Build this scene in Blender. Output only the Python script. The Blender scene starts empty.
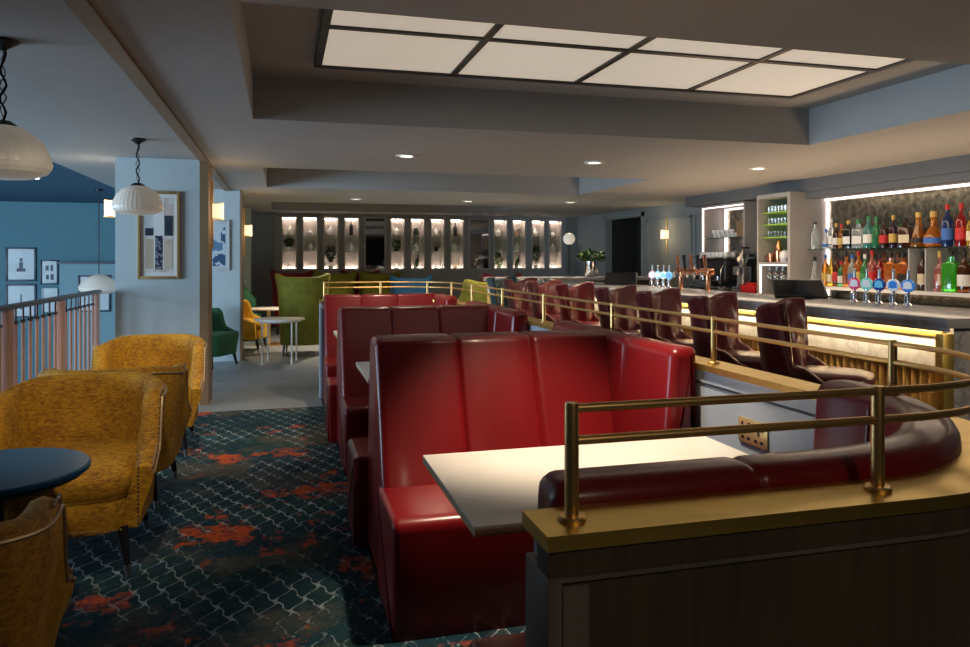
import bpy, bmesh, math, random
from mathutils import Vector, Matrix
random.seed(11)
SC = bpy.context.scene
COL = SC.collection
PI = math.pi
sin, cos = math.sin, math.cos
def R(d): return d * PI / 180

# ------------------------------------------------------------------ materials
class NT:
    def __init__(self, name):
        self.m = bpy.data.materials.new(name); self.m.use_nodes = True
        self.t = self.m.node_tree; self.b = self.t.nodes['Principled BSDF']
    def n(self, typ, **kw):
        nd = self.t.nodes.new(typ)
        for k, v in kw.items():
            if k.startswith('i_'):
                key = k[2:]
                key = int(key) if key.isdigit() else key.replace('_', ' ')
                self.put(nd.inputs[key], v)
            else: setattr(nd, k, v)
        return nd
    def put(self, sock, v):
        if isinstance(v, bpy.types.NodeSocket): self.t.links.new(v, sock)
        elif isinstance(v, bpy.types.Node): self.t.links.new(v.outputs[0], sock)
        else: sock.default_value = v
    def math(self, op, a, b=0.0, c=None):
        nd = self.t.nodes.new('ShaderNodeMath'); nd.operation = op
        self.put(nd.inputs[0], a); self.put(nd.inputs[1], b)
        if c is not None: self.put(nd.inputs[2], c)
        return nd.outputs[0]
    def mix(self, f, a, b, mode='MIX'):
        nd = self.t.nodes.new('ShaderNodeMix'); nd.data_type = 'RGBA'; nd.blend_type = mode
        self.put(nd.inputs[0], f); self.put(nd.inputs[6], a); self.put(nd.inputs[7], b)
        return nd.outputs[2]
    def ramp(self, f, stops):
        nd = self.t.nodes.new('ShaderNodeValToRGB'); e = nd.color_ramp.elements
        while len(e) < len(stops): e.new(0.5)
        for el, (p, c) in zip(e, stops):
            el.position = p; el.color = c if len(c) == 4 else (*c, 1)
        self.put(nd.inputs[0], f)
        return nd.outputs[0]
    def coord(self, scale=(1, 1, 1), which='Object'):
        tc = self.t.nodes.new('ShaderNodeTexCoord'); mp = self.t.nodes.new('ShaderNodeMapping')
        mp.inputs['Scale'].default_value = scale
        self.t.links.new(tc.outputs[which], mp.inputs[0]); return mp.outputs[0]
    def noise(self, vec, scale, detail=3, rough=.5):
        nd = self.n('ShaderNodeTexNoise'); self.put(nd.inputs['Vector'], vec)
        nd.inputs['Scale'].default_value = scale; nd.inputs['Detail'].default_value = detail
        nd.inputs['Roughness'].default_value = rough
        return nd.outputs[0]
    def bump(self, h, strength=.2, dist=.01):
        nd = self.n('ShaderNodeBump'); self.put(nd.inputs['Height'], h)
        nd.inputs['Strength'].default_value = strength; nd.inputs['Distance'].default_value = dist
        self.t.links.new(nd.outputs[0], self.b.inputs['Normal'])

def mat(name, col, rough=.5, metal=0., var=.12, scale=6., stretch=(1, 1, 1), bump=0., bscale=60., coat=0., emit=None, estr=0., trans=0., sheen=0., spec=.5, ior=1.45):
    k = NT(name); b = k.b
    v = k.coord(stretch)
    f = k.noise(v, scale, 4)
    lo = tuple(max(0, c * (1 - var)) for c in col); hi = tuple(min(1, c * (1 + var)) for c in col)
    k.put(b.inputs['Base Color'], k.ramp(f, [(.3, lo), (.7, hi)]))
    b.inputs['Roughness'].default_value = rough; b.inputs['Metallic'].default_value = metal
    b.inputs['Coat Weight'].default_value = coat; b.inputs['Transmission Weight'].default_value = trans
    b.inputs['Specular IOR Level'].default_value = spec; b.inputs['IOR'].default_value = ior
    b.inputs['Coat Roughness'].default_value = .15
    if sheen:
        b.inputs['Sheen Weight'].default_value = sheen; b.inputs['Sheen Roughness'].default_value = .35
        b.inputs['Sheen Tint'].default_value = (*[min(1, c * 2 + .1) for c in col], 1)
    if emit:
        b.inputs['Emission Color'].default_value = (*emit, 1); b.inputs['Emission Strength'].default_value = estr
    if bump:
        k.bump(k.noise(v, bscale, 3), bump, .004)
    return k.m

M = {}
M['ceil'] = mat('ceiling_paint', (.39, .39, .38), .75, var=.02)
M['wall'] = mat('wall_paint', (.48, .57, .60), .8, var=.03)
M['walldark'] = mat('joinery_paint', (.40, .42, .44), .5, var=.05)
M['wallright'] = mat('panelling_paint', (.26, .29, .29), .6, var=.03)
M['atrium'] = mat('atrium_blue_paint', (.085, .20, .245), .8, var=.04)
M['atriumlight'] = mat('atrium_pale_paint', (.20, .33, .37), .8, var=.04)
M['atriumceil'] = mat('atrium_ceiling_paint', (.025, .085, .15), .7, var=.04)
M['tan'] = mat('tan_wood', (.24, .155, .085), .5, var=.12, scale=8, stretch=(6, .4, 6))
M['dado'] = mat('panel_paint', (.38, .44, .52), .6, var=.04)
M['darkline'] = mat('dark_groove', (.03, .035, .05), .6)
M['brass'] = mat('brushed_brass', (.85, .58, .24), .38, 1, var=.06, scale=30, stretch=(1, 1, 8))
M['brasscap'] = mat('brass_sheet', (.80, .56, .14), .36, 1, var=.10, scale=5, stretch=(1, 6, 6))
M['brassgold'] = mat('gold_paint', (.46, .30, .075), .38, .35, var=.1, scale=8)
M['plate'] = mat('pale_brass_plate', (.62, .47, .22), .35, .5, var=.05)
M['chrome'] = mat('chrome', (.75, .75, .76), .12, 1, var=.02)
M['steel'] = mat('steel', (.5, .5, .52), .3, 1, var=.05)
M['copper'] = mat('copper', (.75, .33, .18), .22, 1, var=.06)
M['black'] = mat('black_plastic', (.012, .012, .014), .35, var=.1)
M['blackmetal'] = mat('black_metal', (.015, .015, .018), .4, .3, var=.1)
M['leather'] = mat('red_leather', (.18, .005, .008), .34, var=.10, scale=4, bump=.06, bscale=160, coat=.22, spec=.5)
M['leatherseat'] = M['leather']
M['stool'] = mat('burgundy_leather', (.125, .016, .020), .36, var=.15, scale=5, bump=.06, bscale=160, coat=.25)
M['stoolteal'] = mat('teal_leather', (.02, .08, .10), .38, var=.15, bump=.06, bscale=160, coat=.2)
M['pip'] = mat('piping_leather', (.26, .09, .06), .4)
M['mtable'] = mat('cream_table_top', (.82, .79, .73), .28, var=.03, scale=5)
M['medge'] = mat('cream_table_edge', (.60, .46, .27), .35, var=.05)
M['mblue'] = mat('blue_table_lacquer', (.006, .085, .20), .32, spec=.25, var=.05)
M['white'] = mat('white_lacquer', (.75, .74, .70), .35, var=.03)
M['whiteglass'] = mat('white_ceramic', (.80, .79, .77), .25, var=.03)
M['green'] = mat('green_velvet', (.035, .15, .075), .8, var=.2, scale=14, sheen=.5)
M['olive'] = mat('olive_velvet', (.15, .15, .010), .8, var=.18, scale=10, sheen=.15)
M['bluev'] = mat('blue_velvet', (.002, .055, .14), .8, var=.15, scale=10, sheen=.05)
M['redv'] = mat('red_velvet', (.20, .012, .018), .8, var=.15, scale=10, sheen=.4)
M['yellowv'] = mat('yellow_velvet', (.55, .30, .02), .8, var=.15, scale=10, sheen=.4)
M['nail'] = mat('antique_nails', (.50, .38, .22), .4, .7, var=.05)
M['legs'] = mat('dark_leg_wood', (.012, .013, .02), .35, var=.1)
M['leaf'] = mat('plant_leaves', (.035, .085, .018), .5, var=.45, scale=30)
M['leafdark'] = mat('dark_plant_leaves', (.012, .03, .012), .5, var=.4, scale=30)
M['bal'] = mat('pink_brown_wood', (.50, .29, .235), .5, var=.15, scale=5, stretch=(8, 8, .6))
M['balrail'] = mat('dark_rail_metal', (.06, .045, .05), .4, .4)
M['mirror'] = mat('mirror_glass', (.35, .36, .37), .03, 1, var=.01)
M['antique'] = mat('antique_mirror', (.30, .28, .23), .18, .9, var=.55, scale=16)
M['slab'] = mat('grey_stone_worktop', (.34, .34, .345), .22, var=.18, scale=6, stretch=(1, 4, 1))
M['glow'] = mat('white_marble_front', (.80, .74, .64), .35, var=.07, scale=3)
M['fluted'] = mat('fluted_gold_wood', (.66, .41, .12), .40, .1, var=.15, scale=6, stretch=(8, 8, .5))
M['led'] = mat('led_pink', (1, .85, .78), .5, emit=(1, .80, .74), estr=2.6)
M['ledhid'] = mat('led_strip', (1, .85, .78), .5, emit=(1, .80, .67), estr=42.)
M['ledsoft'] = mat('led_front_strip', (1, .85, .78), .5, emit=(1, .83, .72), estr=48.)
M['ledwarm'] = mat('led_warm', (1, .8, .5), .5, emit=(1, .80, .52), estr=62.)
M['niche'] = mat('niche_lining', (.36, .33, .30), .6, var=.06, scale=12)
M['nicheframe'] = mat('niche_trim', (.55, .57, .58), .5)
M['shade'] = mat('lamp_shade', (.9, .8, .6), .7, emit=(1, .76, .46), estr=1.15)
M['opal'] = mat('opal_glass', (.56, .53, .48), .25, var=.06, scale=12, emit=(1, .88, .70), estr=.12)
M['globe'] = mat('frosted_globe', (.9, .88, .84), .2, emit=(1, .86, .68), estr=.3)
M['dlight'] = mat('downlight_lens', (1, .95, .85), .4, emit=(1, .92, .80), estr=9.)
M['panel'] = mat('ceiling_light_glass', (.8, .74, .62), .5, var=.04, scale=2.5, emit=(1, .88, .72), estr=.38)
M['clear'] = mat('clear_glass', (.92, .94, .93), .03, trans=.92, var=.01)
M['shelfglass'] = mat('shelf_glass', (.55, .72, .62), .08, trans=.6, var=.02)
M['greenglass'] = mat('green_shelf_glass', (.30, .50, .08), .2, var=.1, trans=.25, emit=(.5, .75, .1), estr=.12)  # green light on the shelves given as the glass's own glow
M['paper'] = mat('white_paper', (.78, .78, .76), .7, var=.03)
M['bulkhead'] = mat('bulkhead_paint', (.13, .14, .145), .6, var=.04)
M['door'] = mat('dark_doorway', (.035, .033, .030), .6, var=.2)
M['redbox'] = mat('red_cloth', (.60, .012, .015), .6)
M['screen'] = mat('till_screen', (.01, .01, .012), .12)
M['goldframe'] = mat('gilt_frame', (.42, .29, .13), .4, .4, var=.1, scale=20)
M['darkframe'] = mat('navy_frame', (.02, .035, .06), .4)
M['steelgrey'] = mat('column_paint', (.34, .33, .32), .5, var=.04)

def mk_pane(name, tint, gl=.12):
    k = NT(name); t = k.n('ShaderNodeBsdfTransparent'); t.inputs[0].default_value = (*tint, 1)
    g = k.n('ShaderNodeBsdfGlossy'); g.inputs['Roughness'].default_value = .04
    lw = k.n('ShaderNodeLayerWeight'); lw.inputs[0].default_value = .35
    f = k.math('MULTIPLY_ADD', lw.outputs[1], .6, gl)
    m = k.n('ShaderNodeMixShader'); k.put(m.inputs[0], f); k.t.links.new(t.outputs[0], m.inputs[1]); k.t.links.new(g.outputs[0], m.inputs[2])
    k.t.links.new(m.outputs[0], k.t.nodes['Material Output'].inputs[0]); return k.m
M['clear'] = mk_pane('clear_glass', (.93, .95, .94)); M['shelfglass'] = mk_pane('shelf_glass', (.80, .90, .85), .10)
def mk_velvet():
    k = NT('mustard_velvet'); b = k.b
    v = k.coord((1, 1, 1)); vs = k.coord((24, 24, 80))
    n1 = k.noise(v, 5, 5, .65); n2 = k.noise(vs, 1.6, 4, .7)
    f = k.math('MULTIPLY', n2, .62); f = k.math('MULTIPLY_ADD', n1, .38, f)
    k.put(b.inputs['Base Color'], k.ramp(f, [(.33, (.055, .020, .002)), (.45, (.30, .135, .006)), (.58, (.56, .30, .012))]))
    b.inputs['Roughness'].default_value = .75
    b.inputs['Sheen Weight'].default_value = .25; b.inputs['Sheen Roughness'].default_value = .4
    b.inputs['Sheen Tint'].default_value = (.9, .65, .15, 1)
    k.bump(n2, .15, .004)
    return k.m
M['mustard'] = mk_velvet()

def mk_carpet():
    k = NT('patterned_carpet'); b = k.b
    tc = k.n('ShaderNodeTexCoord'); sx = k.n('ShaderNodeSeparateXYZ'); k.put(sx.inputs[0], tc.outputs['Object'])
    wob = k.noise(tc.outputs['Object'], 2.0, 2)
    X = k.math('MULTIPLY', sx.outputs[0], 2 * PI / .115); Y = k.math('MULTIPLY', sx.outputs[1], 2 * PI / .22)
    X = k.math('ADD', X, k.math('MULTIPLY', wob, 2.2)); Y = k.math('ADD', Y, k.math('MULTIPLY', wob, 2.2))
    X = k.math('ADD', X, k.math('MULTIPLY', k.math('SINE', k.math('MULTIPLY', Y, 2.)), .50))
    f = k.math('ADD', k.math('COSINE', X), k.math('COSINE', Y))
    d1 = k.math('ABSOLUTE', f)
    line = k.math('LESS_THAN', d1, .15)
    v = tc.outputs['Object']
    m1 = k.noise(v, 1.5, 4, .6); m2 = k.noise(v, 55, 2, .6); m3 = k.noise(v, 14, 3, .7)
    msk = k.ramp(k.math('MULTIPLY_ADD', m2, .30, k.math('MULTIPLY', m1, .85)), [(.51, (0, 0, 0)), (.64, (1, 1, 1))])
    line = k.math('MULTIPLY', line, msk)
    base = k.ramp(k.math('MULTIPLY_ADD', m3, .45, k.math('MULTIPLY', k.noise(v, 1.1, 3, .6), .6)),
                  [(.38, (.004, .014, .024)), (.50, (.008, .036, .058)), (.58, (.012, .036, .034)), (.68, (.024, .085, .125))])
    # warm taupe and orange worn patches, blocky like the woven pile
    vq = k.n('ShaderNodeVectorMath', operation='SNAP'); k.put(vq.inputs[0], v); vq.inputs[1].default_value = (.02, .04, .1)
    o1 = k.noise(vq.outputs[0], 1.7, 6, .72)
    taupe = k.ramp(k.noise(v, 1.3, 4, .65), [(.50, (0, 0, 0)), (.62, (.8, .8, .8))])
    base = k.mix(k.math('MULTIPLY', taupe, .6), base, (.125, .105, .065, 1))
    base = k.mix(k.math('MULTIPLY', line, .8), base, (.32, .40, .42, 1))
    orange = k.ramp(k.math('MULTIPLY_ADD', m3, .22, o1), [(.668, (0, 0, 0)), (.74, (1, 1, 1))])
    base = k.mix(k.math('MULTIPLY', orange, .85), base, (.50, .075, .014, 1))
    base = k.mix(k.ramp(m2, [(.3, (.55, .55, .55)), (.5, (0, 0, 0))]), base, (.004, .010, .014, 1))
    k.put(b.inputs['Base Color'], base); b.inputs['Roughness'].default_value = .95
    b.inputs['Specular IOR Level'].default_value = .15
    k.bump(m2, .4, .004)
    return k.m
M['carpet'] = mk_carpet()

def mk_floor():
    k = NT('grey_floor_tiles'); b = k.b
    v = k.coord((1, 1, 1)); br = k.n('ShaderNodeTexBrick'); k.put(br.inputs['Vector'], v)
    br.offset = .5; br.inputs['Scale'].default_value = 1.; br.inputs['Brick Width'].default_value = 1.2; br.inputs['Row Height'].default_value = .6
    br.inputs['Mortar Size'].default_value = .004
    br.inputs['Color1'].default_value = (.245, .275, .295, 1); br.inputs['Color2'].default_value = (.285, .31, .325, 1); br.inputs['Mortar'].default_value = (.13, .14, .145, 1)
    n = k.noise(v, 3, 5, .6)
    k.put(b.inputs['Base Color'], k.mix(.35, br.outputs[0], k.ramp(n, [(.3, (.18, .20, .215)), (.7, (.36, .385, .40))])))
    b.inputs['Roughness'].default_value = .4
    return k.m
M['floor'] = mk_floor()

def mk_wood(name, c1, c2, rough=.4):
    k = NT(name); b = k.b
    n = k.noise(k.coord((26, 26, 1.1)), 1.6, 6, .68); n2 = k.noise(k.coord((5, 5, .3)), 1.2, 3)
    f = k.math('MULTIPLY_ADD', n2, .5, k.math('MULTIPLY', n, .5))
    k.put(b.inputs['Base Color'], k.ramp(f, [(.36, c1), (.62, c2)]))
    b.inputs['Roughness'].default_value = rough
    k.bump(n, .10, .002)
    return k.m
M['darkwood'] = mk_wood('dark_oak', (.060, .043, .028), (.105, .080, .052))
M['oakend'] = mk_wood('grey_oak', (.13, .11, .095), (.19, .165, .14))

def mk_marble(name, base, vein, rough=.25):
    k = NT(name); v = k.coord((1, 1, 1))
    n = k.noise(v, 2.6, 8, .62); d = k.math('ABSOLUTE', k.math('SUBTRACT', n, .5))
    k.put(k.b.inputs['Base Color'], k.ramp(d, [(0, vein), (.035, base), (1, base)])); k.b.inputs['Roughness'].default_value = rough
    return k.m
M['marble'] = mk_marble('grey_marble', (.36, .36, .37), (.22, .22, .23))
M['glow'] = mk_marble('white_marble_front', (.88, .84, .77), (.72, .68, .61), .35)

def mk_art(name, cols, scale, seed):
    k = NT(name); tc = k.n('ShaderNodeTexCoord'); mp = k.n('ShaderNodeMapping'); k.put(mp.inputs[0], tc.outputs['Object'])
    mp.inputs['Location'].default_value = (seed, seed * .37, seed * 1.7)
    n = k.noise(mp.outputs[0], scale, 4, .6)
    st = [(.30 + .4 * i / max(1, len(cols) - 1), c) for i, c in enumerate(cols)]
    o = k.ramp(n, st); o.node.color_ramp.interpolation = 'CONSTANT'
    k.put(k.b.inputs['Base Color'], o); k.b.inputs['Roughness'].default_value = .5
    return k.m
M['artA'] = mk_art('sky_print', [(.55, .60, .62), (.70, .69, .66), (.62, .52, .47), (.40, .47, .54)], 3, 3)
M['artB'] = mk_art('blue_print', [(.03, .09, .20), (.55, .62, .68), (.10, .22, .38), (.70, .74, .76)], 4, 9)
M['artC'] = mk_art('pale_print', [(.50, .56, .58), (.56, .62, .64), (.50, .57, .60)], 3, 5)
M['artD'] = mk_art('ink_marks', [(.015, .03, .05), (.03, .05, .08), (.02, .03, .06)], 9, 1)
M['artE'] = mk_art('dark_filigree', [(.02, .03, .06), (.25, .28, .33), (.015, .02, .05), (.02, .02, .05), (.3, .32, .36)], 28, 2)
M['sand'] = mk_art('sand_print', [(.52, .44, .32), (.60, .53, .42), (.48, .42, .33)], 4, 8)

def mk_bottle(name, col, trans=.55, rough=.06):
    return mat('glass_' + name, tuple(c * .95 for c in col), rough, trans=trans, var=.06, scale=10, coat=.3)

# ------------------------------------------------------------------ mesh helpers
def BM(): return bmesh.new()

def box(bm, x0, x1, y0, y1, z0, z1, bev=0, seg=2, mt=None):
    vs = [bm.verts.new((x, y, z)) for z in (z0, z1) for y in (y0, y1) for x in (x0, x1)]
    fs = [bm.faces.new([vs[i] for i in f]) for f in ((0, 2, 3, 1), (4, 5, 7, 6), (0, 1, 5, 4), (2, 6, 7, 3), (0, 4, 6, 2), (1, 3, 7, 5))]
    if mt is not None: bmesh.ops.transform(bm, matrix=mt, verts=vs)
    if bev:
        es = list({e for f in fs for e in f.edges})
        bmesh.ops.bevel(bm, geom=es, offset=bev, segments=seg, profile=.5, affect='EDGES')

def lathe(bm, prof, seg=20, loc=(0, 0, 0), mt=None, cap=True):
    rings = []
    allv = []
    for r, z in prof:
        if r < 1e-5:
            v = bm.verts.new((loc[0], loc[1], loc[2] + z)); rings.append([v]); allv.append(v)
        else:
            rg = [bm.verts.new((loc[0] + r * cos(2 * PI * i / seg), loc[1] + r * sin(2 * PI * i / seg), loc[2] + z)) for i in range(seg)]
            rings.append(rg); allv += rg
    for a, b in zip(rings, rings[1:]):
        if len(a) == 1 and len(b) == 1: continue
        for i in range(seg):
            j = (i + 1) % seg
            if len(a) == 1: bm.faces.new((a[0], b[j], b[i]))
            elif len(b) == 1: bm.faces.new((a[i], a[j], b[0]))
            else: bm.faces.new((a[i], a[j], b[j], b[i]))
    if cap:
        if len(rings[0]) > 1: bm.faces.new(list(reversed(rings[0])))
        if len(rings[-1]) > 1: bm.faces.new(rings[-1])
    if mt is not None: bmesh.ops.transform(bm, matrix=mt, verts=allv)

def tube(bm, pts, r, seg=8, closed=False):
    pts = [Vector(p) for p in pts]; n = len(pts); rings = []; up = None
    for i, p in enumerate(pts):
        a = pts[(i - 1) % n] if (closed or i > 0) else p
        b = pts[(i + 1) % n] if (closed or i < n - 1) else p
        t = (b - a).normalized()
        if up is None:
            up = Vector((0, 0, 1)) if abs(t.z) < .9 else Vector((1, 0, 0))
        s = t.cross(up)
        if s.length < 1e-4: s = t.cross(Vector((1, .3, 0)))
        s.normalize(); u = s.cross(t).normalized(); up = u
        rr = r[i] if isinstance(r, (list, tuple)) else r
        rings.append([bm.verts.new(p + s * (rr * cos(2 * PI * k / seg)) + u * (rr * sin(2 * PI * k / seg))) for k in range(seg)])
    m = n if closed else n - 1
    for i in range(m):
        a = rings[i]; b = rings[(i + 1) % n]
        for k in range(seg):
            bm.faces.new((a[k], a[(k + 1) % seg], b[(k + 1) % seg], b[k]))
    if not closed:
        bm.faces.new(list(reversed(rings[0]))); bm.faces.new(rings[-1])

def ball(bm, c, r, u=10, v=6, sc=(1, 1, 1)):
    m = Matrix.Translation(c) @ Matrix.Diagonal((r * sc[0], r * sc[1], r * sc[2], 1))
    bmesh.ops.create_uvsphere(bm, u_segments=u, v_segments=v, radius=1, matrix=m)

def loft(bm, secs, p=3.2, n=28, axis='z'):
    """stacked superellipse sections (z, half width, half depth, centre x, centre y), closed at both ends"""
    rings = []
    for z, hw, hd, cx, cy in secs:
        rg = []
        for i in range(n):
            a = 2 * PI * i / n
            c, s = cos(a), sin(a)
            rg.append(bm.verts.new((cx + hw * math.copysign(abs(c) ** (2 / p), c), cy + hd * math.copysign(abs(s) ** (2 / p), s), z)))
        rings.append(rg)
    for a, b in zip(rings, rings[1:]):
        for i in range(n): bm.faces.new((a[i], a[(i + 1) % n], b[(i + 1) % n], b[i]))
    bm.faces.new(list(reversed(rings[0]))); bm.faces.new(rings[-1])

def roundpoly(pts, rad, seg=4):
    """closed polygon with rounded corners: [(a, z)] -> points with outward normals"""
    n = len(pts); out = []
    for i in range(n):
        p = Vector(pts[i]); a = Vector(pts[i - 1]); b = Vector(pts[(i + 1) % n])
        r = rad[i] if isinstance(rad, (list, tuple)) else rad
        d1 = (a - p).normalized(); d2 = (b - p).normalized()
        if r < 1e-5: out.append(p); continue
        ang = d1.angle(d2); t = min(r / math.tan(ang / 2), .49 * (a - p).length, .49 * (b - p).length)
        p1 = p + d1 * t; p2 = p + d2 * t
        for k in range(seg + 1):
            q = k / seg
            out.append(p1 * (1 - q) ** 2 + p * 2 * q * (1 - q) + p2 * q * q)
    m = len(out); nr = []
    for i in range(m):
        t = (out[(i + 1) % m] - out[i - 1])
        nr.append(Vector((t.y, -t.x)).normalized())
    return out, nr

def padded(bm, path, prof, rad, seams=(), seam_d=.012, seam_w=.012, end_r=.03, base_z=None, seg=4, lift=None):
    """upholstery: a rounded profile (a, z) swept along path (points in plan), pulled in at seams and rounded at both ends"""
    pts, nr = roundpoly(prof, rad, seg)
    P = [Vector((p[0], p[1])) for p in path]
    L = [0]
    for a, b in zip(P, P[1:]): L.append(L[-1] + (b - a).length)
    T = L[-1]
    def at(s):
        for i in range(len(P) - 1):
            if s <= L[i + 1] or i == len(P) - 2:
                q = (s - L[i]) / (L[i + 1] - L[i]); break
        pos = P[i].lerp(P[i + 1], q)
        def tan(j):
            a = P[max(0, j - 1)]; b = P[min(len(P) - 1, j + 1)]; return (b - a).normalized()
        t = tan(i).lerp(tan(i + 1), q)
        if len(P) == 2: t = (P[1] - P[0]).normalized()
        t.normalize()
        return pos, Vector((-t.y, t.x))
    ss = set([0, T] + L)
    for k in (.15, .35, .65, 1.0): ss |= {end_r * k, T - end_r * k}
    for m in seams:
        for k in (-2.2, -1.2, -.6, 0, .6, 1.2, 2.2): ss.add(m + k * seam_w)
    n = max(4, int(T / .12))
    ss |= {T * i / n for i in range(n + 1)}
    ss = sorted(s for s in ss if 0 <= s <= T)
    ss = [s for i, s in enumerate(ss) if i == 0 or s - ss[i - 1] > 1e-4]
    rings = []
    for s in ss:
        pos, lat = at(s)
        ins = sum(seam_d * math.exp(-((s - m) / seam_w) ** 2) for m in seams)
        d = min(s, T - s)
        if d < end_r: ins = max(ins, end_r * (1 - math.sqrt(max(0, 1 - (1 - d / end_r) ** 2))))
        rg = []
        for p, q in zip(pts, nr):
            a = p.x - q.x * ins; z = p.y - q.y * ins
            if lift and z > .8: z += lift(s)
            if base_z is not None and z < base_z + 1e-4: z = base_z
            rg.append(bm.verts.new((pos.x + lat.x * a, pos.y + lat.y * a, z)))
        rings.append(rg)
    m = len(pts)
    for a, b in zip(rings, rings[1:]):
        for k in range(m): bm.faces.new((a[k], a[(k + 1) % m], b[(k + 1) % m], b[k]))
    bm.faces.new(rings[0]); bm.faces.new(list(reversed(rings[-1])))

def sweep_rect(bm, path, a0, a1, z0, z1, closed=False):
    """a rectangle (a0..a1 across, z0..z1) swept along a plan path"""
    P = [Vector((p[0], p[1])) for p in path]; rings = []
    for i, p in enumerate(P):
        t = (P[min(len(P) - 1, i + 1)] - P[max(0, i - 1)]).normalized(); l = Vector((-t.y, t.x))
        rings.append([bm.verts.new((p.x + l.x * a, p.y + l.y * a, z)) for a, z in ((a0, z0), (a1, z0), (a1, z1), (a0, z1))])
    for a, b in zip(rings, rings[1:]):
        for k in range(4): bm.faces.new((a[k], a[(k + 1) % 4], b[(k + 1) % 4], b[k]))
    bm.faces.new(rings[0]); bm.faces.new(list(reversed(rings[-1])))

def obj(name, bm, m, parent=None, loc=None, smooth=True, ang=38, recalc=True, subsurf=0):
    if recalc: bmesh.ops.recalc_face_normals(bm, faces=bm.faces[:])
    me = bpy.data.meshes.new(name); bm.to_mesh(me); bm.free()
    if smooth:
        me.shade_smooth(); me.set_sharp_from_angle(angle=R(ang))
    me.materials.append(M[m] if isinstance(m, str) else m)
    o = bpy.data.objects.new(name, me); COL.objects.link(o)
    if parent: o.parent = parent
    if loc is not None: o.location = loc
    if subsurf:
        md = o.modifiers.new('smooth', 'SUBSURF'); md.levels = subsurf; md.render_levels = subsurf
    return o

def tag(o, label, cat, group=None, kind=None):
    o['label'] = label; o['category'] = cat
    if group: o['group'] = group
    if kind: o['kind'] = kind
    return o

def thing(name, label, cat, loc=(0, 0, 0), rot=0, group=None):
    o = bpy.data.objects.new(name, None); COL.objects.link(o); o.empty_display_size = .1
    o.location = loc; o.rotation_euler = (0, 0, rot)
    return tag(o, label, cat, group)

def wpart(name, bm, m, root, **kw):
    """a part whose mesh is laid out in room coordinates under an unrotated root"""
    return obj(name, bm, m, root, loc=tuple(-c for c in root.location), **kw)

def struct(name, bm, m, **kw):
    o = obj(name, bm, m, smooth=kw.pop('smooth', False), **kw); o['kind'] = 'structure'; return o

def dup(root, loc, rot, label, group=None):
    r = root.copy(); COL.objects.link(r); r.location = loc; r.rotation_euler = (0, 0, rot); r['label'] = label
    if group: r['group'] = group
    for ch in list(root.children):
        c = ch.copy(); COL.objects.link(c); c.parent = r
        for g in list(ch.children):
            d = g.copy(); COL.objects.link(d); d.parent = c
    return r

def recolor(root, old, new):
    for ch in list(root.children) + [g for c in root.children for g in c.children]:
        for s in ch.material_slots:
            if s.material == M[old]:
                s.link = 'OBJECT'; s.material = M[new]

# ------------------------------------------------------------------ the room
CZ = 2.35          # underside of the ceiling
TOPZ = 2.65        # inside of the raised coffers
WX = 6.5           # right-hand wall
BY = 15.9          # back wall
bm = BM(); box(bm, -1.72, 8, -3, 16.6, -.25, 0); struct('floor', bm, 'floor')
bm = BM(); box(bm, -9, -1.72, -3, 16.6, -3.3, -3.2); struct('floor_lower', bm, 'floor')
bm = BM(); box(bm, -1.55, .375, -3, 7.2, 0, .012); box(bm, .375, 1.60, 1.20, 7.66, 0, .012)  # second strip added under the booths to cut light bouncing off the floor
tag(obj('carpet', bm, 'carpet', smooth=False), 'dark teal carpet with pale trellis lines and orange patches running along the aisle', 'carpet')

cof = [(2.9, 5.3), (8.1, 10.3), (12.9, 15.1)]; CX0, CX1 = -.19, 4.24
bm = BM()
def quad(bm, *p): bm.faces.new([bm.verts.new(q) for q in p])
def hz(x0, x1, y0, y1, z): quad(bm, (x0, y0, z), (x0, y1, z), (x1, y1, z), (x1, y0, z))
hz(-2.16, CX0, -3, BY, CZ); hz(CX1, WX, -3, BY, CZ)
ys = [-3] + [v for c in cof for v in c] + [BY]
for i in range(0, len(ys), 2): hz(CX0, CX1, ys[i], ys[i + 1], CZ)
for a, b in cof:
    hz(CX0, CX1, a, b, TOPZ)
    for (p, q) in (((CX0, a), (CX1, a)), ((CX1, a), (CX1, b)), ((CX1, b), (CX0, b)), ((CX0, b), (CX0, a))):
        quad(bm, (*p, CZ), (*q, CZ), (*q, TOPZ), (*p, TOPZ))
quad(bm, (-2.16, -3, CZ), (-2.16, BY, CZ), (-2.16, BY, 2.8), (-2.16, -3, 2.8))
struct('ceiling', bm, 'ceil', recalc=False)
bm = BM(); hz(-9, -2.17, 7.2, 16, 2.42); struct('ceiling_atrium', bm, 'atriumceil', recalc=False)
bm = BM(); box(bm, -9, 8, -3, 16.6, 2.9, 3.0); struct('roof', bm, 'ceil')
bm = BM(); box(bm, -.76, -.68, -3, BY, CZ - .02, CZ + .02); struct('trim_1', bm, 'tan')
bm = BM(); box(bm, -1.5, -.76, 7.62, 8.0, 0, CZ); struct('pillar', bm, 'wall')
bm = BM(); box(bm, -.76, -.68, 7.6, 8.0, 0, CZ - .02); struct('trim_2', bm, 'tan')
bm = BM(); box(bm, -1.75, -.56, 10.8, 11.2, 0, CZ); struct('pillar', bm, 'wall')
bm = BM(); box(bm, -.56, -.53, 10.79, 11.2, 0, CZ - .02); struct('trim_3', bm, 'tan')
bm = BM(); box(bm, -1.75, -.56, 14.4, 14.8, 0, CZ); struct('pillar', bm, 'wall')
bm = BM(); box(bm, -1.75, -1.70, 11.2, 14.4, 0, CZ); struct('wall_left', bm, 'wall')
bm = BM(); box(bm, -9, -1.75, 15.0, 15.2, -3.2, 2.9); struct('wall_atrium', bm, 'atrium')
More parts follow.
